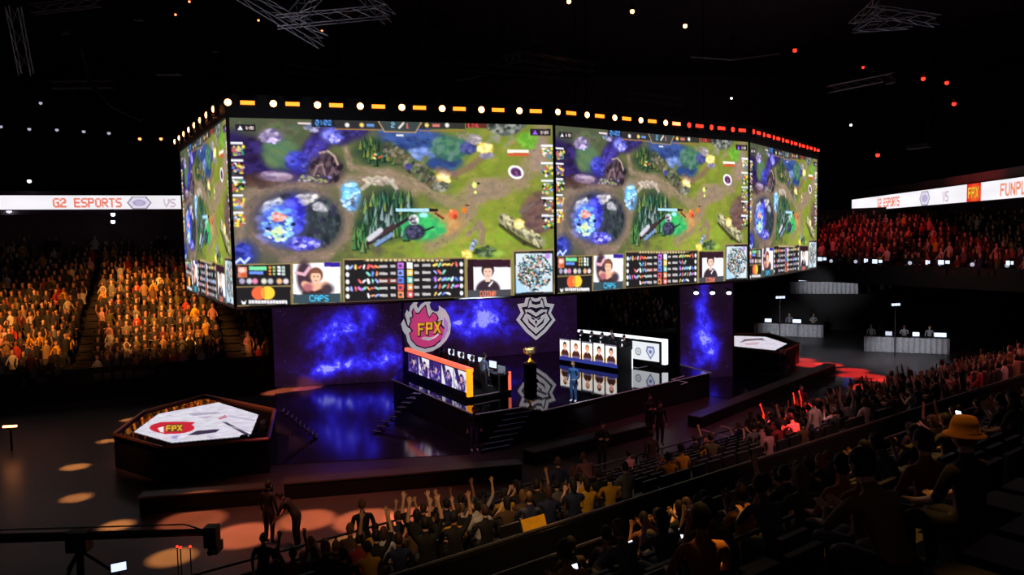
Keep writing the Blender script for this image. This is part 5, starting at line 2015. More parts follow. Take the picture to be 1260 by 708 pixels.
TABLES = {'near': (Vector((23.66, 51.29, 0)), Vector((28.4, 49.45, 0)), 1.05), 'left': (Vector((19.09, 60.25, 0)), Vector((23.73, 58.21, 0)), 1.0), 'high': (Vector((22.9, 63.1, 3)), Vector((28.0, 61.9, 3)), 1.0)}


def behind(tab, t, off):
    p, q, h = TABLES[tab]
    d = (q - p).normalized()
    return p.lerp(q, t) + Vector((-d.y, d.x, 0)) * off


for tab, t, pose, lb in (('left', .5, 'standing_still', 'person standing behind the middle of the left pleated table on the right floor'), ('near', .1, 'standing_still', 'person at the left end of the nearest pleated table'),
                         ('near', .5, 'standing_crossed', 'person with crossed arms behind the middle of the nearest pleated table'), ('near', .8, 'standing_still', 'person behind the right end of the nearest pleated table'),
                         ('high', .4, 'standing_still', 'person at the left of the table on the press terrace'), ('high', .66, 'standing_crossed', 'person with crossed arms at the table on the press terrace'), ('left', .85, 'standing_crossed', 'person with crossed arms by the left pleated table')):
    put_person(pose, behind(tab, t, 1.25), facing((-.4, -.9)), (170, 170, 176), lb)

# ---------------------------------------------------------------- seats and spectators of the near stand
def make_seat():
    e = empty('folding_seat', (0, 0, 0))
    b = MB()
    b.box((0, .16, .43), (.44, .4, .06), 'seat', rx=.06)
    b.build('seat', e)
    b = MB()
    b.box((0, -.1, .68), (.44, .06, .44), 'seat', rx=-.12)
    b.build('backrest', e)
    b = MB()
    b.box((0, .0, .21), (.3, .1, .42), 'steel')
    b.build('support', e)
    return e


SEAT0 = make_seat()
tag(SEAT0, None, 'seat', 'empty seats of the lower near stand')
first_seat = True
ROWN = ['front', 'second', 'third', 'fourth', 'fifth', 'sixth', 'top']
ZN = facing(-DN)
PITCHS = .56
taken = set()
random.seed(21)


def look(p, jit=.5):
    """face the stage, more or less."""
    v = Vector((1.0 + random.uniform(-4, 4), 36, 0)) - Vector(p)
    return facing(v) * .5 + ZN * .5 + random.uniform(-jit, jit) * .4


POSE_MIX = ['seated_resting'] * 5 + ['clapping'] * 3 + ['arms_raised'] * 2 + ['one_arm_raised'] * 2 + ['leaning'] * 2 + ['holding_phone'] * 2 + ['standing_still'] + ['standing_arms_up']
stuff_spots = []
for r in range(7):
    seat_i = pers_i = 0
    for k in range(94):
        s = 5.2 + k * PITCHS
        n, z = T1N[r], T1[r]
        if s < 12.2:
            occ = .84
        elif s < 22.5:
            occ = .10 + (.16 if r > 4 else 0)
        else:
            occ = .86
        if r < 2 and s < 12.2:
            occ = (.05, .28)[r]
        if s > 29.5:
            if random.random() < occ:
                stuff_spots.append((NS(s + random.uniform(-.1, .1), n, z), random.random()))
            continue
        p = NS(s, n, z)
        if random.random() < occ:
            pose = random.choice(POSE_MIX if s > 12.2 else [q_ for q_ in POSE_MIX if 'arms' not in q_] + ['arms_raised'])
            p = NS(s + random.uniform(-.12, .12), n + random.uniform(-.06, .06), z)
            if r == 6 and pose.startswith('standing'):
                pose = 'seated_resting'
            if s < 12.2:
                cn, cl = random.choice([SHIRTS[0]] * 5 + [SHIRTS[1]] * 3 + [SHIRTS[4]] * 4 + SHIRTS[2:4] + [SHIRTS[8]] + [SHIRTS[5]])
            else:
                cn, cl = random.choice(SHIRTS)
            blk = 'the left block' if s < 12.2 else ('the half-empty middle' if s < 22.5 else 'the far end')
            put_person(pose, p, look(p), cl, f'{SHOW[pose]} spectator in {cn}, {nth(pers_i)} along {ROWN[r]} row, near stand', 'spectators in the lower near stand', random.choice(['short', 'short', 'long']), random.uniform(.9, 1.04))
            pers_i += 1
        elif 11 < s < 23.5:
            o = SEAT0 if first_seat else copy_tree(SEAT0)
            first_seat = False
            o.location, o.rotation_euler = p, (0, 0, ZN)
            tag(o, f'empty dark folding seat, {nth(seat_i)} along the {ROWN[r]} row of the near stand', 'seat', 'empty seats of the lower near stand')
            seat_i += 1
        else:
            stuff_spots.append((p, -1))

# lone figures with their own look
for pose, (x, y), zz, cl, lb in (('bending', (728, 640), 1, (190, 120, 130), 'spectator in pink shirt bending over among the empty middle seats'),
                                 ('standing_still', (786, 592), 0, (60, 36, 40), 'spectator standing at the rail with one hand on it'),
                                 ('standing_still', (1011, 570), 4, (214, 190, 188), 'spectator in white shirt standing high in the crowd at right')):
    best = None
    for r in range(7):
        q = G(x, y, T1[r])
        e_ = abs(q.dot(DN) - T1N[r])
        if best is None or e_ < best[0]:
            best = (e_, r, q.dot(DS))
    _, r, s = best
    put_person(pose, NS(s, T1N[r] + .02, T1[r]), look(NS(s, T1N[r]), .2), cl, lb)


# upper block: people picked out by the amber beams, the rest dark
def place_upper(x, y, hz, pose, cl, lb, hs='short', scale=1.0, rows=range(9)):
    """seat somebody in the row and place of the upper block whose head comes nearest to what the photograph shows."""
    best = None
    for r in rows:
        for k in range(4, 70):
            if any((r, k + d) in taken for d in (-1, 0, 1)):
                continue
            q = NS(k * PITCHS, T2N[r], T2[r] + hz)
            if (q - CAM).length < 3.8:
                continue
            u = seen_at(q)
            e_ = math.hypot(u[0] - x, u[1] - y)
            if best is None or e_ < best[0]:
                best = (e_, r, k * PITCHS)
    _, r, s = best
    taken.add((r, round(s / PITCHS)))
    return put_person(pose, NS(s, T2N[r], T2[r]), look(NS(s, T2N[r]), .2), cl, lb, None, hs, scale)


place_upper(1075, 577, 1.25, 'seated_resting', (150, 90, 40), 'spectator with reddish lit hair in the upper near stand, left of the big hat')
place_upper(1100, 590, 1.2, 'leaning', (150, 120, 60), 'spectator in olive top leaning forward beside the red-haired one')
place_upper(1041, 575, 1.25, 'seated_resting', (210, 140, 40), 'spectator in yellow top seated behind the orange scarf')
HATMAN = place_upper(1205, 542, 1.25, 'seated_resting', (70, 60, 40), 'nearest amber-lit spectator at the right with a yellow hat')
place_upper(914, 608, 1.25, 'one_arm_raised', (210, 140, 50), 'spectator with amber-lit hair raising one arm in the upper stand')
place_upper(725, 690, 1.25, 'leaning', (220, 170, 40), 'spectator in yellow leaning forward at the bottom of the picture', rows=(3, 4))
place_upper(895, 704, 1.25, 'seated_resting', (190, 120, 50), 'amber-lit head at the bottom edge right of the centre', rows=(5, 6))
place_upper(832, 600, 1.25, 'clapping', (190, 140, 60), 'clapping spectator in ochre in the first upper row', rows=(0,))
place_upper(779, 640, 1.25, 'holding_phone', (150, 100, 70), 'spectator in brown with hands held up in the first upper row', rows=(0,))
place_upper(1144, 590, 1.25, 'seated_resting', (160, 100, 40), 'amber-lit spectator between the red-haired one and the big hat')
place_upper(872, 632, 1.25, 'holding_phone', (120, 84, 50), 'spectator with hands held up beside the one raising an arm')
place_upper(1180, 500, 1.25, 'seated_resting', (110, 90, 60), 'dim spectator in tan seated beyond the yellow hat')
for k, (x, y, pose) in enumerate(((1225, 480, 'clapping'), (1200, 478, 'seated_resting'), (1245, 500, 'seated_resting'), (1150, 510, 'arms_raised'), (1120, 530, 'seated_resting'), (1085, 545, 'clapping'), (1165, 532, 'seated_resting'), (985, 575, 'seated_resting'), (1000, 590, 'clapping'), (960, 600, 'seated_resting'), (700, 640, 'seated_resting'), (745, 655, 'seated_resting'))):
    place_upper(x, y, 1.25, pose, (90, 76, 60), f'dim {SHOW[pose]} spectator in the upper near stand, {nth(k)} of the dark group', rows=range(5))
random.seed(5)
di = 0
for r in range(11):
    for k in range(8, 70):
        s = k * PITCHS
        if random.random() > .2 or any((r, k + d) in taken for d in (-1, 0, 1)):
            stuff_spots.append((NS(s, T2N[r], T2[r]), -1)) if s > 3 + r * .2 and not any((r, k + d) in taken for d in (-1, 0, 1)) else None
            continue
        p = NS(s, T2N[r], T2[r])
        if r >= 6 or p.length < 9.5:
            continue
        if s > 22:
            stuff_spots.append((p, random.random()))
            continue
        pose = random.choice(['seated_resting', 'clapping', 'leaning', 'holding_phone'])
        cn, cl = random.choice(SHIRTS[:3] + SHIRTS[8:])
        put_person(pose, p, look(p), cl, f'dark {SHOW[pose]} spectator in {cn}, {nth(k - 8)} place of the {nth(r)} upper row', 'dark spectators in the upper near stand', random.choice(['short', 'long']))

# caps, cards, phones, scarf: things people hold or wear
HW = Matrix.Translation(HATMAN.location) @ Matrix.Rotation(HATMAN.rotation_euler[2], 4, 'Z')
hat = empty('bucket_hat', HW @ Vector((0, .07, 1.29)), 0, 'yellow bucket hat on the nearest amber-lit spectator at right', 'hat')
lathe([(.0, .105), (.075, .1), (.098, .05), (.108, -.01), (.15, -.035), (.152, -.04), (.1, -.015)], 'hatcloth').build('crown', hat, True)


def card(x, y, z, w, h, rz, rx, m, name, label, cat):
    b = MB()
    b.box((0, 0, 0), (w, .02, h), m, rx=rx)
    o = b.build(name)
    o.location, o.rotation_euler = G(x, y, z), (0, 0, rz)
    return tag(o, label, cat)


card(657, 645, 2.75, .55, .26, .6, -.4, 'yellow', 'sign_card', 'yellow card held up at the left end of the parapet', 'card')
card(1100, 545, 3.6, .5, .14, .9, -.3, 'yellow', 'sign_card', 'yellow card held up among the crowd at right', 'card')
card(1032, 592, 4.2, .16, .62, .5, .1, 'flag', 'scarf', 'orange scarf hanging before the spectator in yellow', 'scarf')
for i, (x, y, z) in enumerate(((708, 703, 4.4), (777, 672, 3.4), (857, 626, 3.4), (838, 656, 3.6), (1023, 638, 4.7), (1144, 602, 5.6), (446, 697, 1.2), (1180, 512, 5.5), (968, 600, 3.6))):
    card(x, y, z, .075, .15, .6 + i * .2, -.3, 'phone', 'phone', f'glowing phone held in the dark near stand, {nth(i)} counted from below left' if i else 'glowing phone at the bottom edge left of the amber-lit head', 'phone')

# railings and parapet
def railing(s0, s1, n, z0, z1, label, bars=2, step=2.4):
    e = empty('railing', NS((s0 + s1) / 2, n, z0), 0, label, 'railing')
    for i in range(bars):
        z = z1 - i * .3
        b = MB()
        b.tube([NS(s0, n, z), NS(s1, n, z)], .03 if i == 0 else .016, 'rail', 6)
        put(b.build('top_rail' if i == 0 else 'lower_rail'), e)
    k = int((s1 - s0) / step)
    for i in range(k + 1):
        s = s0 + (s1 - s0) * i / k
        b = MB()
        b.tube([NS(s, n, z0), NS(s, n, z1)], .03, 'rail', 6)
        put(b.build('post'), e)
    return e


railing(4, 14.2, -16.75, 0, 1.2, 'dark front railing of the near stand before the orange-lit floor', 3, 1.7)
railing(14.6, 30, -16.75, 0, 1.2, 'long front railing of the near stand running to the right', 1, 3.0)
railing(33, 46, -16.75, 0, 1.2, 'far front railing of the near stand by the red crowd', 1, 3.0)
b = MB()
b.prism([NS(4, -10.75), NS(44, -10.75), NS(44, -10.6), NS(4, -10.6)], 1.95, 2.85, 'black')
b2 = empty('parapet', NS(20, -10.7, 1.95), 0, 'black parapet wall behind the lower rows of the near stand', 'parapet')
put(b.build('wall_board'), b2)
b = MB()
b.tube([NS(4, -10.68, 2.88), NS(44, -10.68, 2.88)], .035, 'rail', 6)
put(b.build('handrail'), b2)
railing(6.2, 9.4, -9.25, 1.95, 3.1, 'short thin railing at the left end of the upper near stand', 2, 1.5)
railing(10.4, 24, -9.25, 1.95, 3.1, 'thin railing before the first upper row of the near stand', 2, 2.6)
railing(4.2, 9.6, -5.0, 4.0, 4.95, 'thin railing in the dark upper near stand', 1, 1.6)

# ---------------------------------------------------------------- crowds too many to part: simple figures, one colour each
def crowd_mesh(name, spots, label, yaw, seed, seats=False):
    """low figures at the spots, each with shirt, skin, hair and two arms; spots are (point, tint)."""
    r = np.random.default_rng(seed)
    rows = [(0.0, .2, .13, 0), (.28, .18, .12, 0), (.56, .21, .12, 0), (.68, .1, .08, 0), (.70, .05, .05, 1), (.76, .085, .095, 1), (.88, .095, .105, 1), (.97, .06, .07, 2)]
    base_v, base_f, part = [], [], []
    for z, rx, ry, c in rows:
        for k in range(6):
            q = 2 * math.pi * k / 6
            base_v.append((rx * math.cos(q), ry * math.sin(q), .42 + z))
            part.append(2 if c == 1 and z > .72 and math.sin(q) < .5 else c)
    for i in range(len(rows) - 1):
        for k in range(6):
            base_f.append((i * 6 + k, i * 6 + (k + 1) % 6, (i + 1) * 6 + (k + 1) % 6, (i + 1) * 6 + k))
    base_f.append((43, 44, 45, 46))
    base_f.append((42, 43, 46, 47))
    legs = [(-.17, 0, .4), (.17, 0, .4), (.17, .44, .46), (-.17, .44, .46), (-.17, .44, .04), (.17, .44, .04)]
    b0 = len(base_v)
    base_v += legs
    part += [3] * 6
    base_f += [(b0, b0 + 1, b0 + 2, b0 + 3), (b0 + 3, b0 + 2, b0 + 5, b0 + 4)]
    arm0 = len(base_v)
    arms = {'down': [((-.2, 0, .92), (-.26, .16, .66), (-.1, .36, .62))], 'up': [((-.2, 0, .92), (-.3, .06, 1.2), (-.24, .1, 1.5))], 'clap': [((-.2, 0, .92), (-.26, .2, .78), (-.05, .36, .98))]}
    arm_tpl = {}
    for kk, ((a, e, w),) in arms.items():
        vs, ps = [], []
        for sx in (1, -1):
            for p, c in ((a, 0), (e, 0), (w, 1)):
                for d in ((.04, 0, 0), (0, .04, .03), (-.04, 0, -.02)):
                    vs.append((sx * (p[0]) + d[0], p[1] + d[1], p[2] + d[2]))
                    ps.append(c)
        arm_tpl[kk] = (vs, ps)
    arm_f = [(arm0 + s * 9 + i * 3 + k, arm0 + s * 9 + i * 3 + (k + 1) % 3, arm0 + s * 9 + (i + 1) * 3 + (k + 1) % 3, arm0 + s * 9 + (i + 1) * 3 + k) for s in (0, 1) for i in (0, 1) for k in (0, 1, 2)]
    F = np.array([f for f in base_f + arm_f])
    nv = arm0 + 18
    pal = np.array([lin(c) for _, c in SHIRTS] + [lin((40, 40, 46))] * 9 + [lin((24, 22, 26))] * 5 + [lin((150, 120, 90)), lin((190, 180, 170)), lin((60, 50, 60))])
    skins = np.array([lin((224, 172, 140)), lin((198, 140, 105)), lin((236, 190, 160)), lin((150, 100, 72))])
    hairs = np.array([lin((26, 20, 18)), lin((60, 40, 28)), lin((120, 84, 44)), lin((18, 16, 16))])
    AV, AC = [], []
    for p, tint in spots:
        kk = 'down' if tint < .6 else ('clap' if tint < .8 else 'up')
        av, ap = arm_tpl[kk]
        v = np.array(base_v + av) * r.uniform(.94, 1.06)
        pr = np.array(part + ap)
        if r.random() < .12:
            v[:, 2] += .34
        a = yaw(p) + r.normal() * .25
        ca, sa = math.cos(a), math.sin(a)
        w = np.stack([v[:, 0] * ca - v[:, 1] * sa + p[0], v[:, 0] * sa + v[:, 1] * ca + p[1], v[:, 2] + p[2]], 1)
        c4 = np.stack([pal[r.integers(len(pal))], skins[r.integers(4)], hairs[r.integers(4)], lin((36, 38, 50))])
        AV.append(w)
        AC.append(c4[pr])
    n = len(AV)
    AV, AC = np.concatenate(AV), np.concatenate(AC)
    Q = (F[None] + (np.arange(n) * nv)[:, None, None]).reshape(-1, 4)
    me = bpy.data.meshes.new(name)
    me.vertices.add(len(AV))
    me.vertices.foreach_set('co', AV.astype(np.float32).ravel())
    me.loops.add(Q.size)
    me.loops.foreach_set('vertex_index', Q.ravel().astype(np.int32))
    me.polygons.add(len(Q))
    me.polygons.foreach_set('loop_start', (np.arange(len(Q)) * 4).astype(np.int32))
    at = me.color_attributes.new('cloth', 'FLOAT_COLOR', 'POINT')
    at.data.foreach_set('color', np.c_[AC, np.ones(len(AC))].astype(np.float32).ravel())
    me.materials.append(M['crowd'])
    me.update(calc_edges=True)
    o = bpy.data.objects.new(name, me)
    COL.objects.link(o)
    return tag(o, label, 'crowd', None, 'stuff')


def seat_stuff(spots, label, yaw):
    b = MB()
    for p in spots:
        R = Matrix.Rotation(yaw, 3, 'Z')
        b.box(Vector(p) + R @ Vector((0, .14, .43)), (.44, .4, .06), 'seat', rz=yaw)
        b.box(Vector(p) + R @ Vector((0, -.1, .66)), (.44, .06, .44), 'seat', rz=yaw)
    return tag(b.build('seat_rows'), label, 'seats', None, 'stuff')


random.seed(9)
crowd_mesh('crowd', [q for q in stuff_spots if q[1] >= 0], 'dense dim red crowd at the far right end of the near stand', lambda p: ZN, 3)
seat_stuff([q[0] for q in stuff_spots if q[1] < 0], 'dark empty seats in rows of the near stand', ZN)
for (a0, a1, lb, occ) in ((-9, 4.4, 'amber-lit crowd of the far left block', .93), (6.0, 12.1, 'amber-lit crowd of the block left of the hanging screen', .95), (13.6, 22, 'dim crowd of the block behind the left screen wall', .9), (23.2, 42, 'dark crowd seen under the screen right of the stage wall', .8)):
    sp_ = []
    for r in range(NFS):
        a = a0
        sl = 0 if a0 < 5 else -.06 * r
        while a < a1:
            if random.random() < occ - (.25 if r > 15 else 0):
                sp_.append((FS(a + sl * (a0 > 5) + random.uniform(-.05, .05), .8 * r + .2, 1.0 + .35 * r), random.random() * 1.02))
            a += .46
    crowd_mesh('crowd', sp_, lb, lambda p: facing(-EB), int(a0 * 7) + 200)
for a0, a1, lb in ((-10, 7.2, 'red-lit crowd of the right stand left of the gangway'), (8.4, 32, 'dim red crowd of the right stand below the ribbon board')):
    sp_ = []
    for r in range(NRS - 2):
        a = a0
        while a < a1:
            if random.random() < .82:
                sp_.append((RS(a + random.uniform(-.08, .08), .8 * r + .2, 5.2 + .35 * r), random.random()))
            a += .5
    crowd_mesh('crowd', sp_, lb, lambda p: facing(-RB), int(a0 * 3) + 400)
sp_ = [(Vector((random.uniform(18, 33), random.uniform(63, 70), 3.0)), random.random() * .5) for _ in range(24)]
crowd_mesh('crowd', sp_, 'dark press people seated on the terrace at right', lambda p: facing((-.4, -.9)), 77)

# gangway stairs of the far stand
for a, lb in ((5.2, 'gangway stairs between the two amber-lit blocks'), (12.85, 'gangway stairs left of the blue screen wall')):
    b = MB()
    for r in range(NFS):
        for hh in (0, 1):
            z = 1.0 + .35 * r
            p = FS(a - (.06 * r if a > 6 else 0), .8 * r + .2 + .4 * hh, z + .06 + .175 * hh)
            b.box(p, (1.0, .34, .12), 'concrete', rz=math.atan2(EA.y, EA.x))
    tag(b.build('gangway_stairs'), lb, 'stairs')

# ---------------------------------------------------------------- roof trusses
def truss(p, q, label, w=.42, n=None):
    p, q = Vector(p), Vector(q)
    t = (q - p).normalized()
    a = t.cross(Vector((0, 0, 1)))
    a = a.normalized() if a.length > .05 else Vector((1, 0, 0))
    c_ = t.cross(a)
    e = empty('roof_truss', (p + q) / 2, 0, label, 'truss')
    offs = [(a * sx + c_ * sy) * w / 2 for sx, sy in ((-1, -1), (1, -1), (1, 1), (-1, 1))]
    for o_ in offs:
        b = MB()
        b.tube([p + o_, q + o_], .022, 'truss', 5)
        put(b.build('chord'), e)
    L = (q - p).length
    n = n or max(3, int(L / .7))
    b = MB()
    for k in range(n):
        u, v = p + t * L * k / n, p + t * L * (k + 1) / n
        for i in range(4):
            b.tube([u + offs[i], v + offs[(i + 1) % 4]], .011, 'truss', 4)
    o = put(b.build('bracing'), e)
    o['kind'] = 'stuff'
    return e


def air(x, y, Y):
    d = ray(x, y)
    return CAM + d * (Y / d.y)


for (x0_, y0_, Y0), (x1_, y1_, Y1), lb in (((16, 8, 30), (32, 92, 31), 'leaning light truss hanging at the upper left corner'), ((292, -12, 26), (398, 52, 28), 'pale roof truss slanting down at the top, left of centre'),
                                          ((340, 27, 30), (478, 14, 31), 'pale roof truss crossing the slanting one'), ((362, 22, 30), (392, -12, 29), 'short roof truss rising to the top edge'), ((446, -10, 30), (480, 24, 31), 'short roof truss near the top edge left of centre'),
                                          ((350, 84, 44), (500, 104, 44), 'dim truss above the left screen face'), ((515, 78, 46), (690, 92, 46), 'dim truss above the middle of the screen'), ((618, 76, 40), (642, 70, 40), 'short angled truss above the screen middle'), ((642, 70, 40), (732, 84, 40), 'thin truss above the right of the screen middle'),
                                          ((772, 118, 48), (842, 126, 48), 'thin truss above the right screen face'), ((1050, 34, 34), (1082, 4, 33), 'pale roof truss slanting up at the upper right'), ((1050, 33, 34), (1120, 28, 34), 'pale roof truss at the upper right, level'), ((1072, 13, 34), (1154, 26, 34), 'pale roof truss slanting down at the upper right'),
                                          ((40, 12, 40), (122, 2, 40), 'thin level truss near the upper left corner'), ((64, 105, 48), (140, 104, 48), 'dim level truss at the left above the ribbon board'), ((1020, 110, 50), (1100, 94, 50), 'dim truss at the right above the screen')):
    truss(air(x0_, y0_, Y0), air(x1_, y1_, Y1), lb)


for i, (x, y, Y, w, h, d) in enumerate(((208, 87, 44, 1.4, .5, .5), (170, 22, 40, .5, .3, .3), (540, 22, 38, .9, .7, .6), (520, 55, 42, .8, .5, .4), (660, 60, 44, .5, .5, .4), (905, 50, 44, .5, .3, .4), (1095, 100, 48, .7, .3, .4), (1130, 180, 52, 1.6, .3, .5), (80, 40, 42, .6, .2, .3), (265, 62, 44, .4, .2, .3), (1075, 28, 40, .5, .2, .3), (620, 40, 42, .4, .9, .4))):
    p = air(x, y, Y)
    e = empty('hanging_speaker', p, .3 * i, f'dark grey box hung among the roof trusses, {nth(i)} counted around the ceiling', 'speaker', 'boxes hung in the roof')
    b = MB()
    b.box((0, 0, 0), (w, d, h), 'steel')
    b.build('cabinet', e, bevel=.03)
    b = MB()
    b.box((0, -d / 2 - .01, 0), (w * .86, .02, h * .8), 'black')
    b.build('grille', e)
    for sx in (-1, 1):
        b = MB()
        b.tube([(sx * w * .4, 0, h / 2), (sx * w * .4, 0, 27.1 - p.z)], .012, 'steel', 4)
        b.build('hanging_wire', e)
for i, (pts, lb) in enumerate((((( 100, 60), (112, 104), (140, 132), (175, 148)), 'curved pale air duct hanging at the upper left'), (((850, 70), (900, 74), (960, 66)), 'thin cable tray high above the right of the screen'), (((560, 100), (600, 92), (604, 88)), 'short pale pipe above the screen middle'))):
    e = empty('ceiling_pipe', air(*pts[0], 46), 0, lb, 'pipe')
    b = MB()
    b.tube([air(x, y, 46) for x, y in pts], .12 if i == 0 else .05, 'truss' if i else 'steel', 6)
    put(b.build('pipe_run', None, True), e)
    b = MB()
    q_ = air(*pts[1], 46)
    b.tube([q_, Vector((q_.x, q_.y, 27.1))], .012, 'steel', 4)
    put(b.build('hanging_wire'), e)


# small lamps up in the dark
def roof_lamp(x, y, Y, glass, r, label, group, name='roof_lamp'):
    p = air(x, y, Y)
    e = empty(name, p, 0, label, 'lamp', group)
    b = MB()
    b.tube([(0, 0, r * .6), (0, 0, r * 2.6)], [r * 1.1, r * .8], 'black', 8)
    hs_ = b.build('housing', e)
    b = MB()
    b.ball((0, 0, 0), r, glass, 10, 7)
    b.build('bulb', hs_, True)


for i, (x, y) in enumerate(((700, 2), (778, 14), (843, 32))):
    roof_lamp(x, y, 40, 'lamp_warm', .11, f'warm roof lamp in the dark above the screen, {nth(i)} from the left', 'warm roof lamps')
for i, (x, y) in enumerate(((233, 2), (216, 18), (318, 25), (396, 38))):
    roof_lamp(x, y, 36, 'lamp_salmon', .05, f'tiny amber roof lamp among the left trusses, {nth(i)} from the left', 'amber roof lamps')
for i, (x, y) in enumerate(((978, 62), (1062, 83), (1136, 97), (1165, 102), (1174, 128), (1080, 191))):
    roof_lamp(x, y, 46, 'lamp_red', .12 if i != 1 else .08, f'red roof lamp in the dark upper right, {nth(i)} from the left', 'red roof lamps')
for i, (x, y) in enumerate(((172, 171), (198, 171), (224, 170))):
    roof_lamp(x, y, 56, 'lamp_salmon', .11, f'red-orange lamp over the far gallery beside the screen, {nth(i)} from the left', 'lamps over the far gallery')
for i, (x, y) in enumerate(((1, 156), (36, 159), (70, 160), (103, 162), (134, 164))):
    roof_lamp(x, y, 58, 'lamp_dim', .12, f'small white lamp high over the left crowd, {nth(i)} from the left', 'white lamps over the left crowd')
for i, (x, y, s_) in enumerate(((50, 127, .1), (36, 223, .12), (11, 259, .16), (139, 264, .13), (139, 273, .13), (1047, 154, .08), (900, 121, .07))):
    roof_lamp(x, y, 50, 'lamp_white' if i else 'lamp_dim', s_, f'lone white lamp in the dark hall, {nth(i)} of the scattered ones', 'scattered white lamps')
for i in range(17):
    x = 1024 + i * 15.2
    p = RS(-9 + i * 2.05, -.15, 5.95)
    e = empty('rail_lamp', p, 0, f'small dim lamp on the front rail of the right stand, {nth(i)} from the left', 'lamp', 'lamps along the right stand rail')
    b = MB()
    b.ball((0, 0, 0), .13, 'lamp_dim', 8, 6)
    b.build('bulb', e, True)
    b = MB()
    b.tube([(0, 0, -.3), (0, 0, -.1)], .05, 'black', 6)
    b.build('stem', e)
b = MB()
b.prism([RS(-12, -.2), RS(34, -.2), RS(34, -.05), RS(-12, -.05)], 4.4, 5.75, 'black')
structure(b.build('right_stand_front_wall'))
for i, (x, y, w) in enumerate(((1012, 319, .9), (1080, 322, .9), (1162, 323, .9), (1243, 324, .5), (1142, 323, .35), (1066, 321, .35))):
    p = on_plane(x, y, RS(0, -.34, 0), RB)
    e = empty('work_monitor', p, facing(RB), f'glowing white monitor hung on the right stand front wall, {nth(i)} of six', 'monitor', 'monitors on the right stand wall')
    b = MB()
    b.box((0, 0, 0), (w, .06, .36), 'black')
    cs_ = b.build('case', e)
    b = MB()
    b.box((-w * .22, -.035, .0), (w * .42, .01, .28), 'screen_glow')
    b.box((w * .25, -.035, .02), (w * .3, .01, .2), 'screen_glow')
    b.build('display', cs_)
    b = MB()
    b.box((0, .09, 0), (.1, .14, .1), 'black')
    b.build('bracket', e)
for i, (x, y, Y, w) in enumerate(((960, 366, 55, .8), (1102, 375, 49.6, .7))):
    p = air(x, y, Y)
    e = empty('white_light', p, .2, ('left' if i == 0 else 'right') + ' white work light on a tall stand in the dark right corner', 'lamp')
    b = MB()
    b.box((0, .02, 0), (w, .08, .22), 'black')
    b.build('housing', e)
    for k in range(3):
        b = MB()
        b.box(((k - 1) * w * .31, -.03, 0), (w * .26, .03, .16), 'screen_glow')
        b.build('lens', e)
    b = MB()
    b.tube([(0, .02, -.1), (0, .02, -p.z)], .03, 'steel', 6)
    b.build('stand', e)
for i, (tab, t, m, w) in enumerate((('high', .88, 'bluemon', .55), ('left', .2, 'screen_glow', .5), ('left', .62, 'screen_glow', .6), ('near', .3, 'lamp_dim', .4), ('near', .9, 'screen_glow', .7), ('high', .2, 'screen_glow', .6), ('high', .5, 'lamp_dim', .5), ('near', .62, 'screen_glow', .4))):
    p = behind(tab, t, .3) + Vector((0, 0, TABLES[tab][2] + .045))
    e = empty('laptop', p, facing((.4, .9)), f'lit laptop on a pleated press table, {nth(i)} counted over the three tables', 'laptop', 'press laptops')
    b = MB()
    b.box((0, .1, .14), (w, .02, .26), m, rx=-.2)
    b.build('display', e)
    b = MB()
    b.box((0, -.05, 0), (w, .28, .02), 'black')
    b.build('keyboard_base', e)

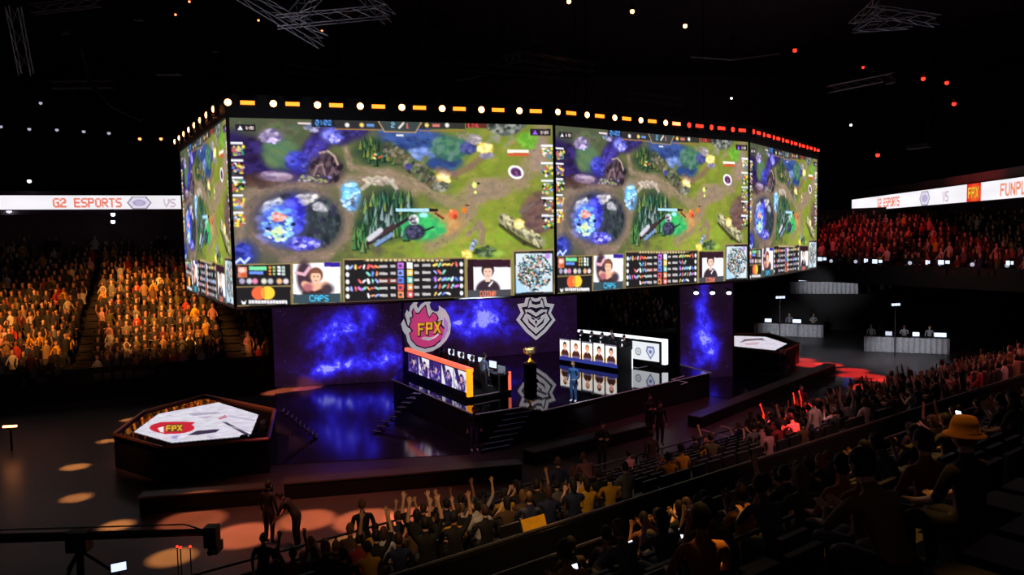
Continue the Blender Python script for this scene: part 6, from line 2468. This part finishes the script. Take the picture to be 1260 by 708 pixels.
# ---------------------------------------------------------------- camera crane at the lower left
p0, p1 = air(-30, 664, 18.8), air(258, 655, 18.1)
e = empty('camera_crane', (p0 + p1) / 2, 0, 'long dark camera crane arm reaching in from the lower left', 'crane')
b = MB()
b.tube([p0, p1], [.13, .09], 'steel', 8)
put(b.build('arm'), e)
b = MB()
b.tube([p0 + Vector((0, 0, .22)), p1 + Vector((-.6, 0, .2))], .02, 'truss', 5)
b.tube([p1 + Vector((-.6, 0, .2)), p1], .02, 'truss', 5)
put(b.build('stay_cable'), e)
b = MB()
b.box(p1 + Vector((.05, 0, -.1)), (.3, .3, .5), 'black')
b.box(p1 + Vector((.08, .12, -.42)), (.22, .4, .24), 'black')
put(b.build('remote_head'), e)
b = MB()
b.tube([p1 + Vector((.08, -.1, -.42)), p1 + Vector((.08, -.26, -.42))], .07, 'steel', 8)
put(b.build('lens'), e)
b = MB()
m_ = p0.lerp(p1, .45)
b.box(m_ + Vector((0, 0, -.12)), (.5, .34, .5), 'black')
b.tube([m_ + Vector((0, 0, -.3)), Vector((m_.x, m_.y, 0))], .09, 'black', 8)
for k in range(3):
    q_ = 2.1 * k + .4
    b.tube([Vector((m_.x, m_.y, .7)), Vector((m_.x + .7 * math.cos(q_), m_.y + .7 * math.sin(q_), .03))], .04, 'black', 6)
put(b.build('pedestal'), e)
q_ = G(146, 698, 1.1)
e = empty('field_monitor', q_, .5, 'small bright monitor below the camera crane', 'monitor')
b = MB()
b.box((0, 0, 0), (.34, .05, .22), 'black', rx=-.5)
b.build('case', e)
b = MB()
b.box((0, -.03, .01), (.3, .01, .17), 'screen_glow', rx=-.5)
b.build('display', e)
b = MB()
b.tube([(0, .02, -.08), (0, .05, -1.05)], .03, 'steel', 6)
b.build('stand', e)
for i, (x, y) in enumerate(((218, 673), (222, 674), (234, 673))):
    p = G(x, y, .9)
    e = empty('record_light', p, 0, f'tiny red record light by the crane, {nth(i)} from the left', 'lamp', 'red record lights')
    b = MB()
    b.ball((0, 0, 0), .03, 'lamp_red', 8, 6)
    b.build('bulb', e)
    b = MB()
    b.tube([(0, 0, -.03), (0, 0, -.88)], .015, 'black', 5)
    b.build('stem', e)
for (x, y, rz_) in ((12, 525, .2), (6, 468, .2)):
    p = G(x, y, 1.0)
    e = empty('work_lamp', p, rz_, 'bright bar lamp at the left edge, ' + ('lower' if y > 500 else 'upper') + ' of the two', 'lamp')
    b = MB()
    b.box((0, 0, 0), (.5 if y > 500 else .4, .06, .07), 'lamp_warm')
    b.build('tube', e)
    b = MB()
    b.box((0, .05, -.5), (.06, .06, 1.0), 'black')
    b.build('stand', e)

# prototypes that only served as patterns
for body, hair_ in PROTO.values():
    bpy.data.objects.remove(hair_)
    bpy.data.objects.remove(body)
print('people', N_PEOPLE)
